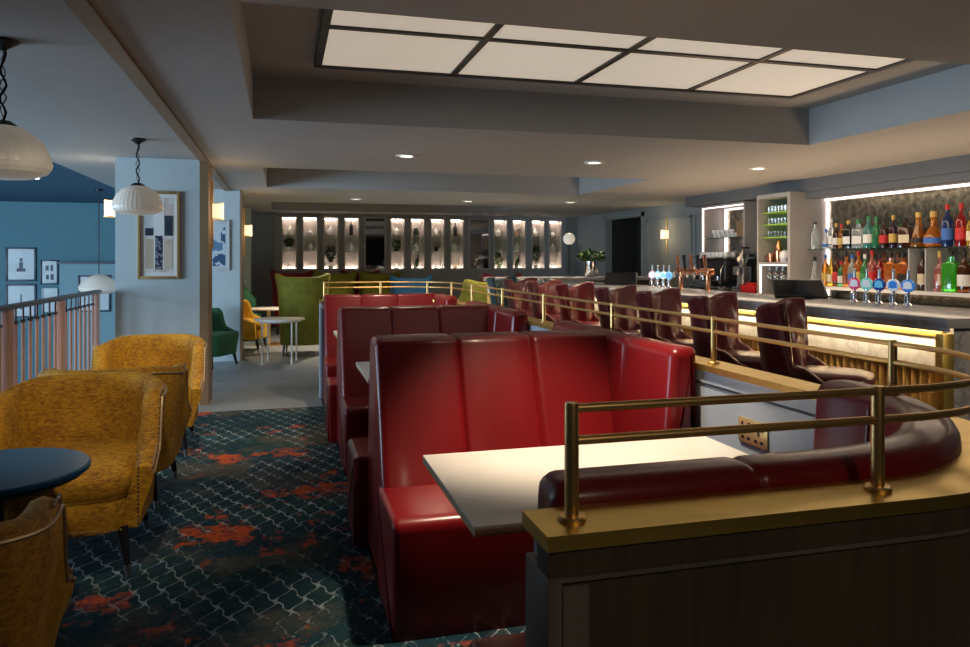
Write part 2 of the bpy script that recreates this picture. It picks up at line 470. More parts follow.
bm = BM(); box(bm, -3.82, -1.75, 14.8, 15.0, -3.2, 1.31); struct('wall_atrium_lower', bm, 'atriumlight')
bm = BM(); box(bm, -3.86, -1.75, 14.76, 15.0, 1.31, 1.345); struct('trim_4', bm, 'darkframe')
bm = BM(); box(bm, -9.1, -9, -3, 15.2, -3.2, -.6); box(bm, -9.1, -9, 9.5, 15.2, -.6, 2.9); struct('wall_far_left', bm, 'atrium')
bm = BM(); box(bm, -1.76, -1.72, -3, 14.8, -.25, .06); struct('trim_5', bm, 'atriumlight')
bm = BM(); box(bm, -2.7, -2.6, -3, 3.7, -3.2, 2.9); struct('near_daylight_blocker', bm, 'wall')  # unseen wall added to keep daylight off the near chair and ceiling
bm = BM(); box(bm, -1.72, 8, -3.2, -3, 0, 2.9); struct('wall_behind', bm, 'door')

# back wall with fourteen openings for the lit niches and the two mirrors
NICHE = [0.0, .42, .847, 1.275, None, 2.243, 2.674, 3.113, 3.547, None, 4.537, 4.968, 5.416, 5.829]
NZ0, NZ1 = 1.18, 2.27
opens = [(x, x + .285) for x in NICHE if x is not None]
bm = BM()
def vwall(x0, x1, z0, z1): box(bm, x0, x1, BY, BY + .06, z0, z1)
vwall(-.14, 6.22, 0, NZ0); vwall(-.14, 6.22, NZ1, CZ)
e = [-.14] + [v for o in opens for v in o] + [6.22]
for i in range(0, len(e), 2): vwall(e[i], e[i + 1], NZ0, NZ1)
struct('wall_back', bm, 'walldark')
bm = BM(); box(bm, -1.75, -.14, BY - .1, BY, 0, CZ); struct('wall_back_left', bm, 'wallright')
bm = BM(); box(bm, -1.75, 8, BY + .4, BY + .5, 0, 2.9); struct('wall_back_outer', bm, 'walldark')
bm = BM(); box(bm, 6.22, WX, BY - .02, BY + .06, 0, CZ); struct('wall_back_right', bm, 'wallright')

# right-hand wall: door recess 12.7..14.3, panelling, then the bar recesses
bm = BM()
box(bm, WX, WX + .12, 14.3, BY, 0, CZ); box(bm, WX, WX + .12, 12.7, 14.3, 2.2, CZ); box(bm, WX, WX + .12, -3, 12.7, 0, CZ)
struct('wall_right', bm, 'wallright')
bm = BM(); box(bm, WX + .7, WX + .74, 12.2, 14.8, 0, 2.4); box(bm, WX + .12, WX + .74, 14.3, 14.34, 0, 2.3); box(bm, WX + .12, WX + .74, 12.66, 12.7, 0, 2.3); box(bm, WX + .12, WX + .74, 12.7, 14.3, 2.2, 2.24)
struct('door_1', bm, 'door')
bm = BM()
for a, b in ((14.3, 14.38), (12.62, 12.7)): box(bm, WX - .03, WX, a, b, 0, 2.28)
box(bm, WX - .03, WX, 12.62, 14.38, 2.2, 2.28); struct('trim_6', bm, 'wallright')
bm = BM()
for a, b in ((10.95, 12.5), (10.35, 10.85)):
    for p, q in ((a, a + .035), (b - .035, b)): box(bm, WX - .022, WX, p, q, .3, 2.12)
    box(bm, WX - .022, WX, a, b, 2.085, 2.12)
struct('trim_7', bm, 'wallright')
bm = BM(); box(bm, 6.0, WX, 2.0, 10.3, 2.2, CZ); struct('trim_8', bm, 'bulkhead')

# ------------------------------------------------------------------ ceiling lights
t = thing('ceiling_light_panel', 'large backlit ceiling panel of eight frosted panes in a dark grid frame', 'ceiling light', (1.965, 4.08, TOPZ - .05))
px0, px1, py0, py1 = .22, 3.71, 3.16, 4.84
bm = BM(); fw = .022
for i in range(5):
    x = px0 + (px1 - px0) * i / 4; box(bm, x - fw, x + fw, py0 - fw, py1 + fw, TOPZ - .035, TOPZ - .005)
for j in range(3):
    y = py0 + (py1 - py0) * j / 2; box(bm, px0 - fw, px1 + fw, y - fw, y + fw, TOPZ - .036, TOPZ - .005)
wpart('frame', bm, 'black', t, smooth=False)
for i in range(4):
    for j in range(2):
        x = px0 + (px1 - px0) * i / 4; y = py0 + (py1 - py0) * j / 2
        bm = BM(); box(bm, x + .02, x + (px1 - px0) / 4 - .02, y + .02, y + (py1 - py0) / 2 - .02, TOPZ - .025, TOPZ - .012)
        wpart('frosted_pane', bm, 'panel', t, smooth=False)

def light(name, typ, loc, energy, col, rot=(0, 0, 0), **kw):
    l = bpy.data.lights.new(name, typ); l.energy = energy; l.color = col
    for k, v in kw.items(): setattr(l, k, v)
    o = bpy.data.objects.new(name, l); COL.objects.link(o); o.location = loc; o.rotation_euler = rot
    return o
WARM = (1, .80, .58)
dl0 = None
DL = [(1.10, 6.8, 'left one over the middle booths'), (2.95, 6.78, 'right one over the bar stools'), (4.79, 6.77, 'one above the bar counter'),
      (1.13, 11.9, 'left one of the far row'), (2.93, 11.85, 'middle one of the far row'), (4.64, 11.64, 'right one of the far row'),
      (1.05, 2.66, None), (-.9, 12.6, None)]  # last two: unseen bare lamps with no ceiling fitting
ENG = [80, 72, 170, 260, 230, 190, 225, 110]
for i, (x, y, lab) in enumerate(DL):
    light('downlight_lamp', 'SPOT', (x, y, CZ - .03), ENG[i], WARM, spot_size=R(112 if i != 6 else 62), spot_blend=.75, shadow_soft_size=.05)
    if lab is None: continue
    lab = 'round white recessed ceiling downlight, ' + lab
    if dl0 is None:
        dl0 = thing('ceiling_downlight', lab, 'downlight', (x, y, CZ), 0, 'recessed ceiling downlights')
        bm = BM(); lathe(bm, [(.058, -.004), (.062, -.012), (.092, -.012), (.098, -.001), (.06, 0)], 28, cap=False); obj('rim', bm, 'white', dl0)
        bm = BM(); lathe(bm, [(0, -.003), (.058, -.003), (.058, -.001), (0, -.001)], 24); obj('lens', bm, 'dlight', dl0)
    else: dup(dl0, (x, y, CZ), 0, lab)
bm = BM(); lathe(bm, [(0, -.006), (.07, -.006), (.09, 0), (0, 0)], 20)
tag(obj('ceiling_downlight', bm, 'dlight', loc=(-3.05, 10.6, 2.42)), 'small recessed downlight in the dark blue atrium ceiling', 'downlight')

# ------------------------------------------------------------------ partition around the booths
ANG = []
PX, PY0, PY1, PR = 1.67, 1.12, 7.75, .56
pc0 = (PX - PR, PY0 + PR); pc1 = (PX - PR, PY1 - PR)
def centre(start=.385, n=14, far=None):
    far = start - .02 if far is None else far
    p = [(start, PY0), (.6, PY0), (.85, PY0)]
    p += [(pc0[0] + PR * cos(a), pc0[1] + PR * sin(a)) for a in [R(-90 + 90 * i / n) for i in range(n + 1)]]
    p += [(PX, PY0 + PR + (PY1 - PY0 - 2 * PR) * i / 8) for i in range(1, 8)]
    p += [(pc1[0] + PR * cos(a), pc1[1] + PR * sin(a)) for a in [R(90 * i / n) for i in range(n + 1)]]
    p += [(.85, PY1), (.6, PY1), (far, PY1)]
    return p
CP = centre()
pt = thing('booth_partition', 'low curved partition round the booths, dark oak outside with a brass cap', 'partition', (1.0, 4.4, 0))
bm = BM(); sweep_rect(bm, centre(.40), -.045, .012, 0, .945); wpart('oak_panel', bm, 'darkwood', pt, ang=30)
bm = BM(); sweep_rect(bm, centre(.40), .012, .045, 0, .957); o = wpart('painted_panel', bm, 'dado', pt, ang=30); o['label'] = 'pale blue grey inner face'
bm = BM(); sweep_rect(bm, CP, -.062, .062, .958, .982); bmesh.ops.recalc_face_normals(bm, faces=bm.faces[:])
wpart('brass_cap', bm, 'brasscap', pt, ang=30)
bm = BM(); sweep_rect(bm, centre(.390), -.053, .0, .915, .957); wpart('cap_moulding', bm, 'darkwood', pt, ang=30)
bm = BM(); sweep_rect(bm, centre(.3905), -.056, -.045, .907, .914); wpart('bead', bm, 'oakend', pt, ang=30)
bm = BM(); sweep_rect(bm, CP[4:-4], .045, .049, .900, .908); wpart('groove_strip', bm, 'darkline', pt, ang=30)
bm = BM(); box(bm, .388, .412, PY0 - .055, PY0 + .055, 0, .915, .003); wpart('end_board', bm, 'oakend', pt)
bm = BM(); box(bm, .366, .392, PY1 - .055, PY1 + .055, 0, .955, .003); wpart('end_board', bm, 'dado', pt)
bm = BM(); box(bm, .412, .455, PY0 - .056, PY0 - .045, 0, .90, .002); wpart('corner_board', bm, 'oakend', pt)

rt = thing('guard_rail', 'brass guard rail of short posts and two rails on the partition cap', 'rail', (1.0, 4.4, .982))
posts = [(.4485, 1.12), (1.042, 1.12), (PX, 1.74), (PX, 2.65), (PX, 3.6), (PX, 4.66), (PX, 5.62), (PX, 6.6)]
posts += [(pc1[0] + PR * cos(R(a)), pc1[1] + PR * sin(R(a))) for a in (16, 52)] + [(.985, PY1), (.414, PY1)]
for x, y in posts:
    bm = BM(); lathe(bm, [(.0115, .982), (.0115, 1.166), (.0105, 1.170), (0, 1.171)], 18, (x, y, 0))
    p = wpart('post', bm, 'brass', rt)
    bm = BM(); lathe(bm, [(.024, .982), (.024, .987), (.021, .990), (.012, .991)], 20, (x, y, 0)); f = obj('flange', bm, 'brass', p)
for z in (1.1605, 1.1085):
    bm = BM(); tube(bm, [(x, y, z) for x, y in centre(.4485)], .0075, 10); wpart('rail', bm, 'brass', rt)

# ------------------------------------------------------------------ booth benches
def arc(cx, cy, r, a0, a1, n): return [(cx + r * cos(R(a0 + (a1 - a0) * i / n)), cy + r * sin(R(a0 + (a1 - a0) * i / n))) for i in range(n + 1)]
def seat_block(bm, x0, x1, y0, y1, roundfront=-1):
    prof = [(0, 0.012), (y1 - y0, 0.012), (y1 - y0, .45), (0, .45)]
    r = [0.004, .004, .05, .012] if roundfront > 0 else [.004, .004, .012, .05]
    padded(bm, [(x0, y0), (x1, y0)], prof, r, seams=(), end_r=.028, base_z=.012)
LT = 1.045
def bench(name, label, y, both=True):
    t = thing(name, label, 'booth bench', (.95, y + .6, 0), 0, 'red leather booth benches')
    XE = 1.55
    bm = BM(); seat_block(bm, .385, XE, y, y + .46, -1); wpart('seat', bm, 'leather', t)
    if both:
        prof = [(.40, .012), (.96, .012), (.96, .44), (.855, LT), (.64, LT), (.40, .44)]
        rad = [.004, .004, .05, .05, .05, .05]
    else:
        prof = [(.40, .012), (.66, .012), (.66, LT), (.60, LT), (.40, .44)]; rad = [.004, .004, .01, .03, .05]
        prof = [(.40, .012), (.665, .012), (.665, LT), (.585, LT), (.40, .44)]
    bm = BM(); padded(bm, [(.398, y), (XE, y)], prof, rad, seams=(.375, .73), seam_d=.013, seam_w=.010, end_r=.035, base_z=.012); wpart('backrest', bm, 'leather', t)
    if both:
        bm = BM(); seat_block(bm, .335, XE, y + .93, y + 1.36, 1); wpart('seat', bm, 'leather', t)
    # return along the partition, rounded where it meets the back
    y0, y1 = y - .02, (y + 1.38 if both else y + .6)
    prof = [(-.16, .45), (0, .45), (0, LT), (-.11, LT)]
    # path runs towards +y, so a lateral of -a points to +x
    prof = [(.0, .44), (.0, LT), (.115, LT), (.165, .44)]
    bm = BM(); padded(bm, [(1.618, y0), (1.618, y1)], prof[::-1], [.02, .045, .03, .01], seams=((.44, y1 - y0 - .44) if both else (.34,)), seam_d=.014, seam_w=.012, end_r=.04)
    wpart('side_pad', bm, 'leather', t)
    return t
b1 = bench('booth_bench', 'red leather double booth bench nearest the cream table in front', 2.69)
b2 = bench('booth_bench', 'red leather double booth bench second along the aisle, behind the nearest one', 4.82)
b3 = bench('booth_bench', 'red leather single booth bench at the far end against the partition', 6.95, False)

# bench against the near partition, curving round its corner
t = thing('booth_bench', 'dark red leather curved bench lining the near corner of the partition', 'booth bench', (.95, 1.4, 0), 0, 'red leather booth benches')
rin = PR - .062
path = [(.447, PY0 + .062), (.7, PY0 + .062), (.95, PY0 + .062)] + arc(pc0[0], pc0[1], rin, -90, 0, 12) + [(PX - .062, 1.75), (PX - .062, 1.84)]
bm = BM(); padded(bm, path, [(0.0, .45), (.17, .45), (.125, 1.018), (0.0, 1.018)], [.01, .02, .05, .045], seams=(.40, 1.35), seam_d=.006, seam_w=.008, end_r=.035, lift=lambda q: .035 * max(0, min(1, (q - .6) / .9))); wpart('backrest', bm, 'leather', t)
bm = BM(); padded(bm, [(.447, PY0 + .062), (1.56, PY0 + .062)], [(0.02, .012), (.66, .012), (.66, .45), (.02, .45)], [.004, .004, .05, .01], end_r=.028, base_z=.012); wpart('seat', bm, 'leather', t)

# booth tables
def booth_table(label, yc, x0=.45, x1=1.50):
    t = thing('booth_table', label, 'table', (.97, yc, .012), 0, 'cream booth tables')
    bm = BM(); box(bm, x0, x1, yc - .345, yc + .345, .741, .75, .002); wpart('table_top', bm, 'mtable', t)
    bm = BM(); box(bm, x0 + .001, x1 - .001, yc - .344, yc + .344, .724, .741); wpart('edge_band', bm, 'medge', t, smooth=False)
    bm = BM(); lathe(bm, [(.035, .03), (.035, .72)], 18, (.97, yc, 0)); wpart('pedestal', bm, 'blackmetal', t)
    bm = BM(); lathe(bm, [(.10, .70), (.12, .724)], 18, (.97, yc, 0)); wpart('bracket', bm, 'blackmetal', t)
    bm = BM(); lathe(bm, [(.22, .012), (.22, .024), (.04, .04)], 24, (.97, yc, 0)); wpart('base', bm, 'blackmetal', t)
booth_table('cream topped booth table in front of the nearest red bench', 2.10)
booth_table('cream topped booth table whose corner shows behind the nearest red bench', 4.42)
booth_table('cream topped booth table barely showing behind the second red bench', 6.55)

# brass double socket on the partition
t = thing('wall_socket', 'brass double wall socket on the pale inner face of the partition', 'socket', (PX - .047, 2.32, .735))
bm = BM(); box(bm, PX - .053, PX - .045, 2.235, 2.405, .735, .825, .003); wpart('plate', bm, 'plate', t)
for yy in (2.282, 2.358):
    bm = BM()
    for dy, dz, w, h in ((0, .028, .010, .016), (-.017, .0, .016, .010), (.017, .0, .016, .010), (-.02, .048, .016, .018), (.02, .048, .010, .014)):
        box(bm, PX - .0545, PX - .052, yy + dy - w / 2, yy + dy + w / 2, .755 + dz - h / 2, .755 + dz + h / 2)
    wpart('socket_face', bm, 'black', t, smooth=False)

# ------------------------------------------------------------------ tub armchairs
def shellpath(u, hw, db, yc, yf, p=2.5, us=.62):
    au = abs(u); sg = 1 if u >= 0 else -1
    if au <= us:
        th = au / us * PI / 2
        return Vector((sg * hw * sin(th) ** (2 / p), yc + db * cos(th) ** (2 / p)))
    return Vector((sg * hw, yc - (yc + yf) * (au - us) / (1 - us)))
def shell(bm, hw, db, yc, yf, zb, top, thick, flare, n=44, p=2.5, us=.62, rows=6, fwd=None):
    """a padded back and arms in one U: outer wall, rolled top and inner wall; faces -y. flare(u, v) moves it outwards"""
    us_ = [-1 + 2 * i / n for i in range(n + 1)]
    cols = []
    for u in us_:
        q = shellpath(u, hw, db, yc, yf, p, us)
        d = .01
        a = shellpath(max(-1, u - d), hw, db, yc, yf, p, us); b = shellpath(min(1, u + d), hw, db, yc, yf, p, us)
        tn = (b - a).normalized(); no = Vector((-tn.y, tn.x))
        if no.dot(q - Vector((0, yc))) < 0: no = -no
        zt = top(u); col = []
        for k in range(rows + 1):
            v = k / rows; z = zb + (zt - thick * .45 - zb) * v
            col.append((q + no * flare(u, v), z))
        fl = flare(u, 1)
        for ang in (45, 90, 135):
            col.append((q + no * (fl - thick / 2 + thick / 2 * cos(R(ang))), zt - thick * .45 + thick * .45 * sin(R(ang))))
        for k in range(rows, -1, -1):
            v = k / rows; z = zb + (zt - thick * .45 - zb) * v
            col.append((q + no * (flare(u, v) - thick), z))
        cols.append([bm.verts.new((c.x, c.y - (fwd(u, (z - zb) / (zt - zb)) if fwd else 0), z)) for c, z in col])
    for a, b in zip(cols, cols[1:]):
        for k in range(len(a) - 1): bm.faces.new((a[k], a[k + 1], b[k + 1], b[k]))
        bm.faces.new((a[-1], a[0], b[0], b[-1]))
    bm.faces.new(cols[0]); bm.faces.new(list(reversed(cols[-1])))

def smooth(a, b, x):
    t = max(0, min(1, (x - a) / (b - a))); return t * t * (3 - 2 * t)
HW, DB, YC, YF = .345, .36, .02, .30
def ctop(u):
    a = abs(u)
    return .80 - .035 * smooth(.25, .62, a) - .235 * smooth(.70, .80, a) - .06 * smooth(.80, 1.0, a)
def cflare(u, v): return .012 - .045 * (1 - smooth(.0, .5, v)) * .9 + .02 * smooth(.5, 1, v) - .018 * math.exp(-((v - .42) / .2) ** 2)
def make_armchair(name, label, cat='armchair', fab='mustard', group=None, nails=True):
    t = thing(name, label, cat, (0, 0, 0), 0, group)
    bm = BM(); shell(bm, HW, DB, YC, YF, .20, ctop, .085, cflare); obj('tub_back', bm, fab, t, ang=60)
    bm = BM(); loft(bm, [(.20, .25, .30, 0, -.055), (.205, .275, .325, 0, -.055), (.33, .29, .34, 0, -.055), (.345, .282, .333, 0, -.055), (.36, .292, .343, 0, -.055), (.43, .295, .345, 0, -.055), (.462, .280, .33, 0, -.055), (.478, .24, .29, 0, -.055), (.484, .12, .15, 0, -.055)], 4.5, 40); obj('seat', bm, fab, t, ang=70)
    if nails:
        for s in (-1, 1):
            bm = BM()
            for i in range(60):
                u = s * (.60 + .40 * i / 59); q = shellpath(u, HW, DB, YC, YF)
                ball(bm, (q.x - s * .006 + s * cflare(u, 1), q.y, ctop(u) - .006), .0052, 6, 4)
            obj('nailhead_trim', bm, 'nail', t); bm = BM()
            q = shellpath(s, HW, DB, YC, YF)
            for i in range(18): ball(bm, (q.x - s * .03, q.y - .002, .22 + .30 * i / 17), .0052, 6, 4)
            obj('nailhead_trim', bm, 'nail', t)
        bm = BM()
        for i in range(34): ball(bm, (-.26 + .52 * i / 33, -.055 - .332, .222), .0055, 6, 4)
        obj('nailhead_trim', bm, 'nail', t)
        bm = BM(); pts = []
        for i in range(61):
            u = -1 + 2 * i / 60; q = shellpath(u, HW, DB, YC, YF); f = cflare(u, 1)
            c = Vector((0, YC)); dirv = (q - c).normalized() if abs(u) < .62 else Vector((1 if u > 0 else -1, 0))
            pts.append((q.x + dirv.x * (f + .001), q.y + dirv.y * (f + .001), ctop(u) - .035))
        tube(bm, pts, .0055, 6); obj('piping', bm, 'nail', t)
    for sx, sy in ((-.25, -.30), (.25, -.30), (-.23, .24), (.23, .24)):
        bm = BM(); tube(bm, [(sx, sy, .21), (sx * 1.10, sy * 1.10, .05)], [.024, .015], 10); lg = obj('leg', bm, 'legs', t)
        bm = BM(); tube(bm, [(sx * 1.10, sy * 1.10, .05), (sx * 1.13, sy * 1.13, .0)], [.0152, .012], 10); obj('ferrule', bm, 'steel', lg)
    return t
GA = 'mustard velvet tub armchairs by the balustrade'
A = make_armchair('tub_armchair', 'mustard velvet tub armchair facing us behind the round blue table', group=GA)
A.location = (-.93, 3.90, .012)
dup(A, (-.93, 5.95, .012), R(0), 'mustard velvet tub armchair facing us below the pillar with the gilt framed print')
dup(A, (-.93, 4.74, .012), R(180), 'mustard velvet tub armchair seen from behind, back to back with the nearer one facing us')
dup(A, (-.935, 2.13, .012), R(187), 'mustard velvet tub armchair in the dark near corner before the blue table')

t = thing('side_table', 'small round table with a glossy blue top between two mustard armchairs', 'side table', (-1.03, 3.12, .012))
bm = BM(); lathe(bm, [(.30, .590), (.325, .596), (.325, .610), (.318, .616), (0, .616)], 44); obj('table_top', bm, 'mblue', t)
bm = BM(); lathe(bm, [(.30, .575), (.318, .589), (0, .590)], 40); obj('rim_band', bm, 'black', t)
bm = BM(); lathe(bm, [(.035, .02), (.03, .3), (.05, .52), (.09, .576)], 20); obj('pedestal', bm, 'blackmetal', t)
bm = BM(); lathe(bm, [(.21, 0), (.21, .01), (.05, .025)], 30); obj('base', bm, 'blackmetal', t)

# ------------------------------------------------------------------ balustrade over the void
t = thing('balustrade', 'pinkish brown slatted balustrade with a dark top rail along the stair void', 'balustrade', (-1.64, 4.3, 0))
BXX = -1.64
bm = BM(); box(bm, BXX - .03, BXX + .03, .6, 7.62, 1.085, 1.115, .006); wpart('top_rail', bm, 'balrail', t)
bm = BM(); box(bm, BXX - .02, BXX + .02, .6, 7.62, .05, .08); wpart('bottom_rail', bm, 'balrail', t)
yy = 7.54
while yy > .7:
    bm = BM(); box(bm, BXX - .02, BXX + .02, yy - .055, yy + .055, 0, 1.085, .004); wpart('post', bm, 'bal', t)
    for i in range(1, 8):
        y = yy - 1.15 * i / 8
        if y < .7: break
        bm = BM(); box(bm, BXX - .007, BXX + .007, y - .018, y + .018, .08, 1.0, .003); wpart('slat', bm, 'bal', t)
        bm = BM(); tube(bm, [(BXX, y, .99), (BXX, y, 1.09)], .007, 8); box(bm, BXX - .012, BXX + .012, y - .021, y + .021, .985, 1.004); wpart('baluster_rod', bm, 'balrail', t)
    yy -= 1.15

# ------------------------------------------------------------------ pendants
def make_pendant(label, x, y, ztop=CZ, drop=.36, wavy=True):
    t = thing('pendant_lamp', label, 'pendant lamp', (x, y, ztop), 0, 'ribbed glass pendant lamps')
    bm = BM(); lathe(bm, [(0, 0), (.065, 0), (.062, -.012), (.03, -.03), (.012, -.045), (0, -.046)], 22); obj('canopy', bm, 'blackmetal', t)
    bm = BM()
    tube(bm, [(.012 * sin(k * 1.15) if wavy else 0, .006 * cos(k * 1.7) if wavy else 0, -.03 - (drop - .03) * k / 14) for k in range(15)], .006, 8)
    if wavy: tube(bm, [(.016 * sin(k * 1.3 + 2) * sin(PI * k / 14), .01 * sin(k), -.04 - (drop - .04) * k / 14) for k in range(15)], .003, 6)
    obj('chain_cord', bm, 'blackmetal', t)
    bm = BM(); lathe(bm, [(0, -drop + .012), (.03, -drop + .01), (.055, -drop - .008), (.05, -drop - .016), (0, -drop - .016)], 24); obj('gallery', bm, 'blackmetal', t)
    bm = BM(); n = 72; prof = [(.05, -.012), (.085, -.022), (.125, -.05), (.158, -.09), (.180, -.14), (.187, -.175), (.182, -.195), (.168, -.215), (.12, -.235), (.05, -.243)]
    rings = []
    for r, z in prof:
        rings.append([bm.verts.new(((r * (1 + (.012 if i % 2 else -.006))) * cos(2 * PI * i / n), (r * (1 + (.012 if i % 2 else -.006))) * sin(2 * PI * i / n), -drop + z)) for i in range(n)])
    for a, b in zip(rings, rings[1:]):
        for i in range(n): bm.faces.new((a[i], a[(i + 1) % n], b[(i + 1) % n], b[i]))
    bm.faces.new(rings[-1]); obj('glass_shade', bm, 'opal', t, ang=20)
    return t
make_pendant('large ribbed glass dome pendant lamp cut by the edge near the atrium', -1.17, 3.68, CZ)
make_pendant('ribbed glass dome pendant lamp hanging in front of the gilt framed print', -1.10, 6.42, CZ)
t = thing('pendant_lamp', 'small white pendant lamp on a long thin rod over the void', 'pendant lamp', (-2.58, 12.0, 2.42), 0, None)
bm = BM(); lathe(bm, [(0, 0), (.05, 0), (.05, -.03), (0, -.03)], 18); obj('canopy', bm, 'blackmetal', t)
bm = BM(); tube(bm, [(0, 0, -.03), (0, 0, -1.26)], .008, 8); obj('rod', bm, 'blackmetal', t)
bm = BM(); lathe(bm, [(.02, -1.24), (.10, -1.265), (.21, -1.33), (.27, -1.43), (.255, -1.48), (.14, -1.53), (0, -1.54)], 30); obj('glass_shade', bm, 'opal', t)

# ------------------------------------------------------------------ sconces
def make_sconce(label, loc, rot):
    t = thing('wall_sconce', label, 'wall lamp', loc, rot, 'half drum wall sconces')
    bm = BM(); tube(bm, [(0, -.02, -.36), (0, -.02, .30)], .009, 8); tube(bm, [(0, 0, -.05), (0, -.05, -.05)], .008, 8); obj('brass_rod', bm, 'brass', t)
    bm = BM(); seg = 18
    for (z0, z1) in ((-.075, .075),):
        a = [bm.verts.new((.085 * cos(PI + PI * i / seg), -.025 + .10 * sin(PI + PI * i / seg), z0)) for i in range(seg + 1)]
        b = [bm.verts.new((.085 * cos(PI + PI * i / seg), -.025 + .10 * sin(PI + PI * i / seg), z1)) for i in range(seg + 1)]
        for i in range(seg): bm.faces.new((a[i], a[i + 1], b[i + 1], b[i]))
        bm.faces.new((a[-1], a[0], b[0], b[-1])); bm.faces.new(a); bm.faces.new(list(reversed(b)))
    obj('shade', bm, 'shade', t)
    for z in (-.078, .074):
        bm = BM(); tube(bm, [(.087 * cos(PI + PI * i / 16), -.025 + .102 * sin(PI + PI * i / 16), z) for i in range(17)], .004, 6); obj('band', bm, 'brass', t)
    x, y, z = loc; d = Vector((sin(rot), -cos(rot)))
    light('sconce_bulb', 'POINT', (x + d.x * .22, y + d.y * .22, z + .13), 1.6, (1, .72, .40), shadow_soft_size=.05)
    light('sconce_bulb', 'POINT', (x + d.x * .22, y + d.y * .22, z - .13), 1.6, (1, .72, .40), shadow_soft_size=.05)
    return t
make_sconce('half drum wall sconce on the tan edge of the nearest pillar', (-.68, 7.80, 1.87), R(90))
make_sconce('half drum wall sconce on the edge of the second pillar near the green armchair', (-.53, 11.0, 1.80), R(90))
make_sconce('half drum wall sconce on the grey panelled wall behind the bar', (WX - .002, 11.75, 1.83), R(-90))
make_sconce('half drum wall sconce half hidden behind the hanging dome lamp', (-1.5, 7.78, 1.88), R(-90))

# ------------------------------------------------------------------ framed pictures
def picture(label, x, y, z, w, h, fr, art, mount=.06, extra=None, fwid=.028):
    t = thing('framed_picture', label, 'picture', (x, y, z - h / 2))
    bm = BM()
    for a, b, c, d in ((-w / 2, -w / 2 + fwid, 0, h), (w / 2 - fwid, w / 2, 0, h), (-w / 2 + fwid, w / 2 - fwid, 0, fwid), (-w / 2 + fwid, w / 2 - fwid, h - fwid, h)):
        box(bm, a, b, -.03, 0, c, d, .003)
    obj('frame', bm, fr, t)
    bm = BM(); box(bm, -w / 2 + fwid * .8, w / 2 - fwid * .8, -.012, -.004, fwid * .8, h - fwid * .8); obj('mount', bm, 'paper' if fr == 'goldframe' else 'artC', t, smooth=False)
    m = fwid + mount
    if art:
        bm = BM(); box(bm, -w / 2 + m, w / 2 - m, -.0135, -.012, m, h - m); obj('print', bm, art, t, smooth=False)
    for k, (nm, mt, a, b, c, d) in enumerate(extra or []):
        bm = BM(); box(bm, a, b, -.0145 - .0007 * k, -.0136, c, d); obj(nm, bm, mt, t, smooth=False)
    return t
picture('tall gilt framed print with a dark filigree strip on the nearest pillar', -1.12, 7.62, 1.625, .37, .83, 'goldframe', 'artA', .035,
        [('sand_band', 'sand', -.118, .118, .10, .38), ('print_column', 'paper', -.045, .045, .09, .76), ('filigree_strip', 'artE', -.034, .034, .09, .41),
         ('ink_shape', 'artD', -.12, -.05, .41, .48), ('ink_shape', 'artD', .05, .12, .41, .60)])
picture('silver framed print of dark blue shapes on the second pillar', -.845, 10.8, 1.59, .31, .69, 'nicheframe', 'artB', .03)
def figure_bits(s):
    return [('ink_figure', 'artD', -.03 * s, .03 * s, .20 * s, .34 * s), ('ink_figure', 'artD', -.07 * s, .07 * s, .17 * s, .23 * s), ('ink_figure', 'artD', -.022 * s, .022 * s, .35 * s, .41 * s)]
picture('dark framed print of a small inked figure, uppermost left on the blue atrium wall', -4.48, 15.0, 1.305, .48, .60, 'darkframe', None, .06, figure_bits(1), .03)
picture('small dark framed print of four ink marks right of the figure print', -4.03, 15.0, 1.165, .29, .44, 'darkframe', None, .03,
        [('ink_mark', 'artD', -.06, -.01, .25, .34), ('ink_mark', 'artD', .02, .06, .24, .35), ('ink_mark', 'artD', -.05, -.01, .09, .17), ('ink_mark', 'artD', .02, .07, .08, .18)], .025)
picture('dark framed pale blue print below the inked figure print', -4.48, 15.0, .655, .48, .60, 'darkframe', 'artC', .06, [('ink_figure', 'artD', -.012, .012, .15, .42)], .03)
picture('small pale unframed looking print low on the blue atrium wall', -4.02, 15.0, .665, .25, .43, 'nicheframe', 'artC', .02, None, .015)
picture('dark framed print behind the small hanging lamp on the pale lower wall', -3.25, 14.8, .78, .53, .66, 'darkframe', 'artC', .05, [('ink_mark', 'artD', -.05, .05, .2, .45)], .03)

# ------------------------------------------------------------------ lit niches in the back wall
VAS = [(.0, 0), (.055, 0), (.058, .01), (.056, .10), (.045, .135), (.02, .155), (.018, .20), (.024, .205), (.0, .205)]
def bottle_prof(r, h, kind):
    if kind == 'wine': return [(0, 0), (r, 0), (r, h * .58), (r * .85, h * .68), (r * .36, h * .78), (r * .32, h * .97), (r * .38, h), (0, h)]
    if kind == 'square': return [(0, 0), (r, 0), (r, h * .68), (r * .9, h * .73), (r * .34, h * .77), (r * .32, h * .92), (0, h * .92)]
    if kind == 'bell': return [(0, 0), (r, 0), (r * 1.02, h * .12), (r * .75, h * .42), (r * .42, h * .66), (r * .34, h * .92), (0, h * .92)]
    if kind == 'pear': return [(0, 0), (r * .8, 0), (r, h * .10), (r * .95, h * .32), (r * .5, h * .52), (r * .3, h * .62), (r * .3, h * .9), (0, h * .9)]
    if kind == 'flat': return [(0, 0), (r, 0), (r, h * .55), (r * .8, h * .62), (r * .35, h * .68), (r * .3, h * .9), (0, h * .9)]
    return [(0, 0), (r, 0), (r, h * .60), (r * .8, h * .69), (r * .34, h * .78), (r * .31, h * .93), (0, h * .93)]

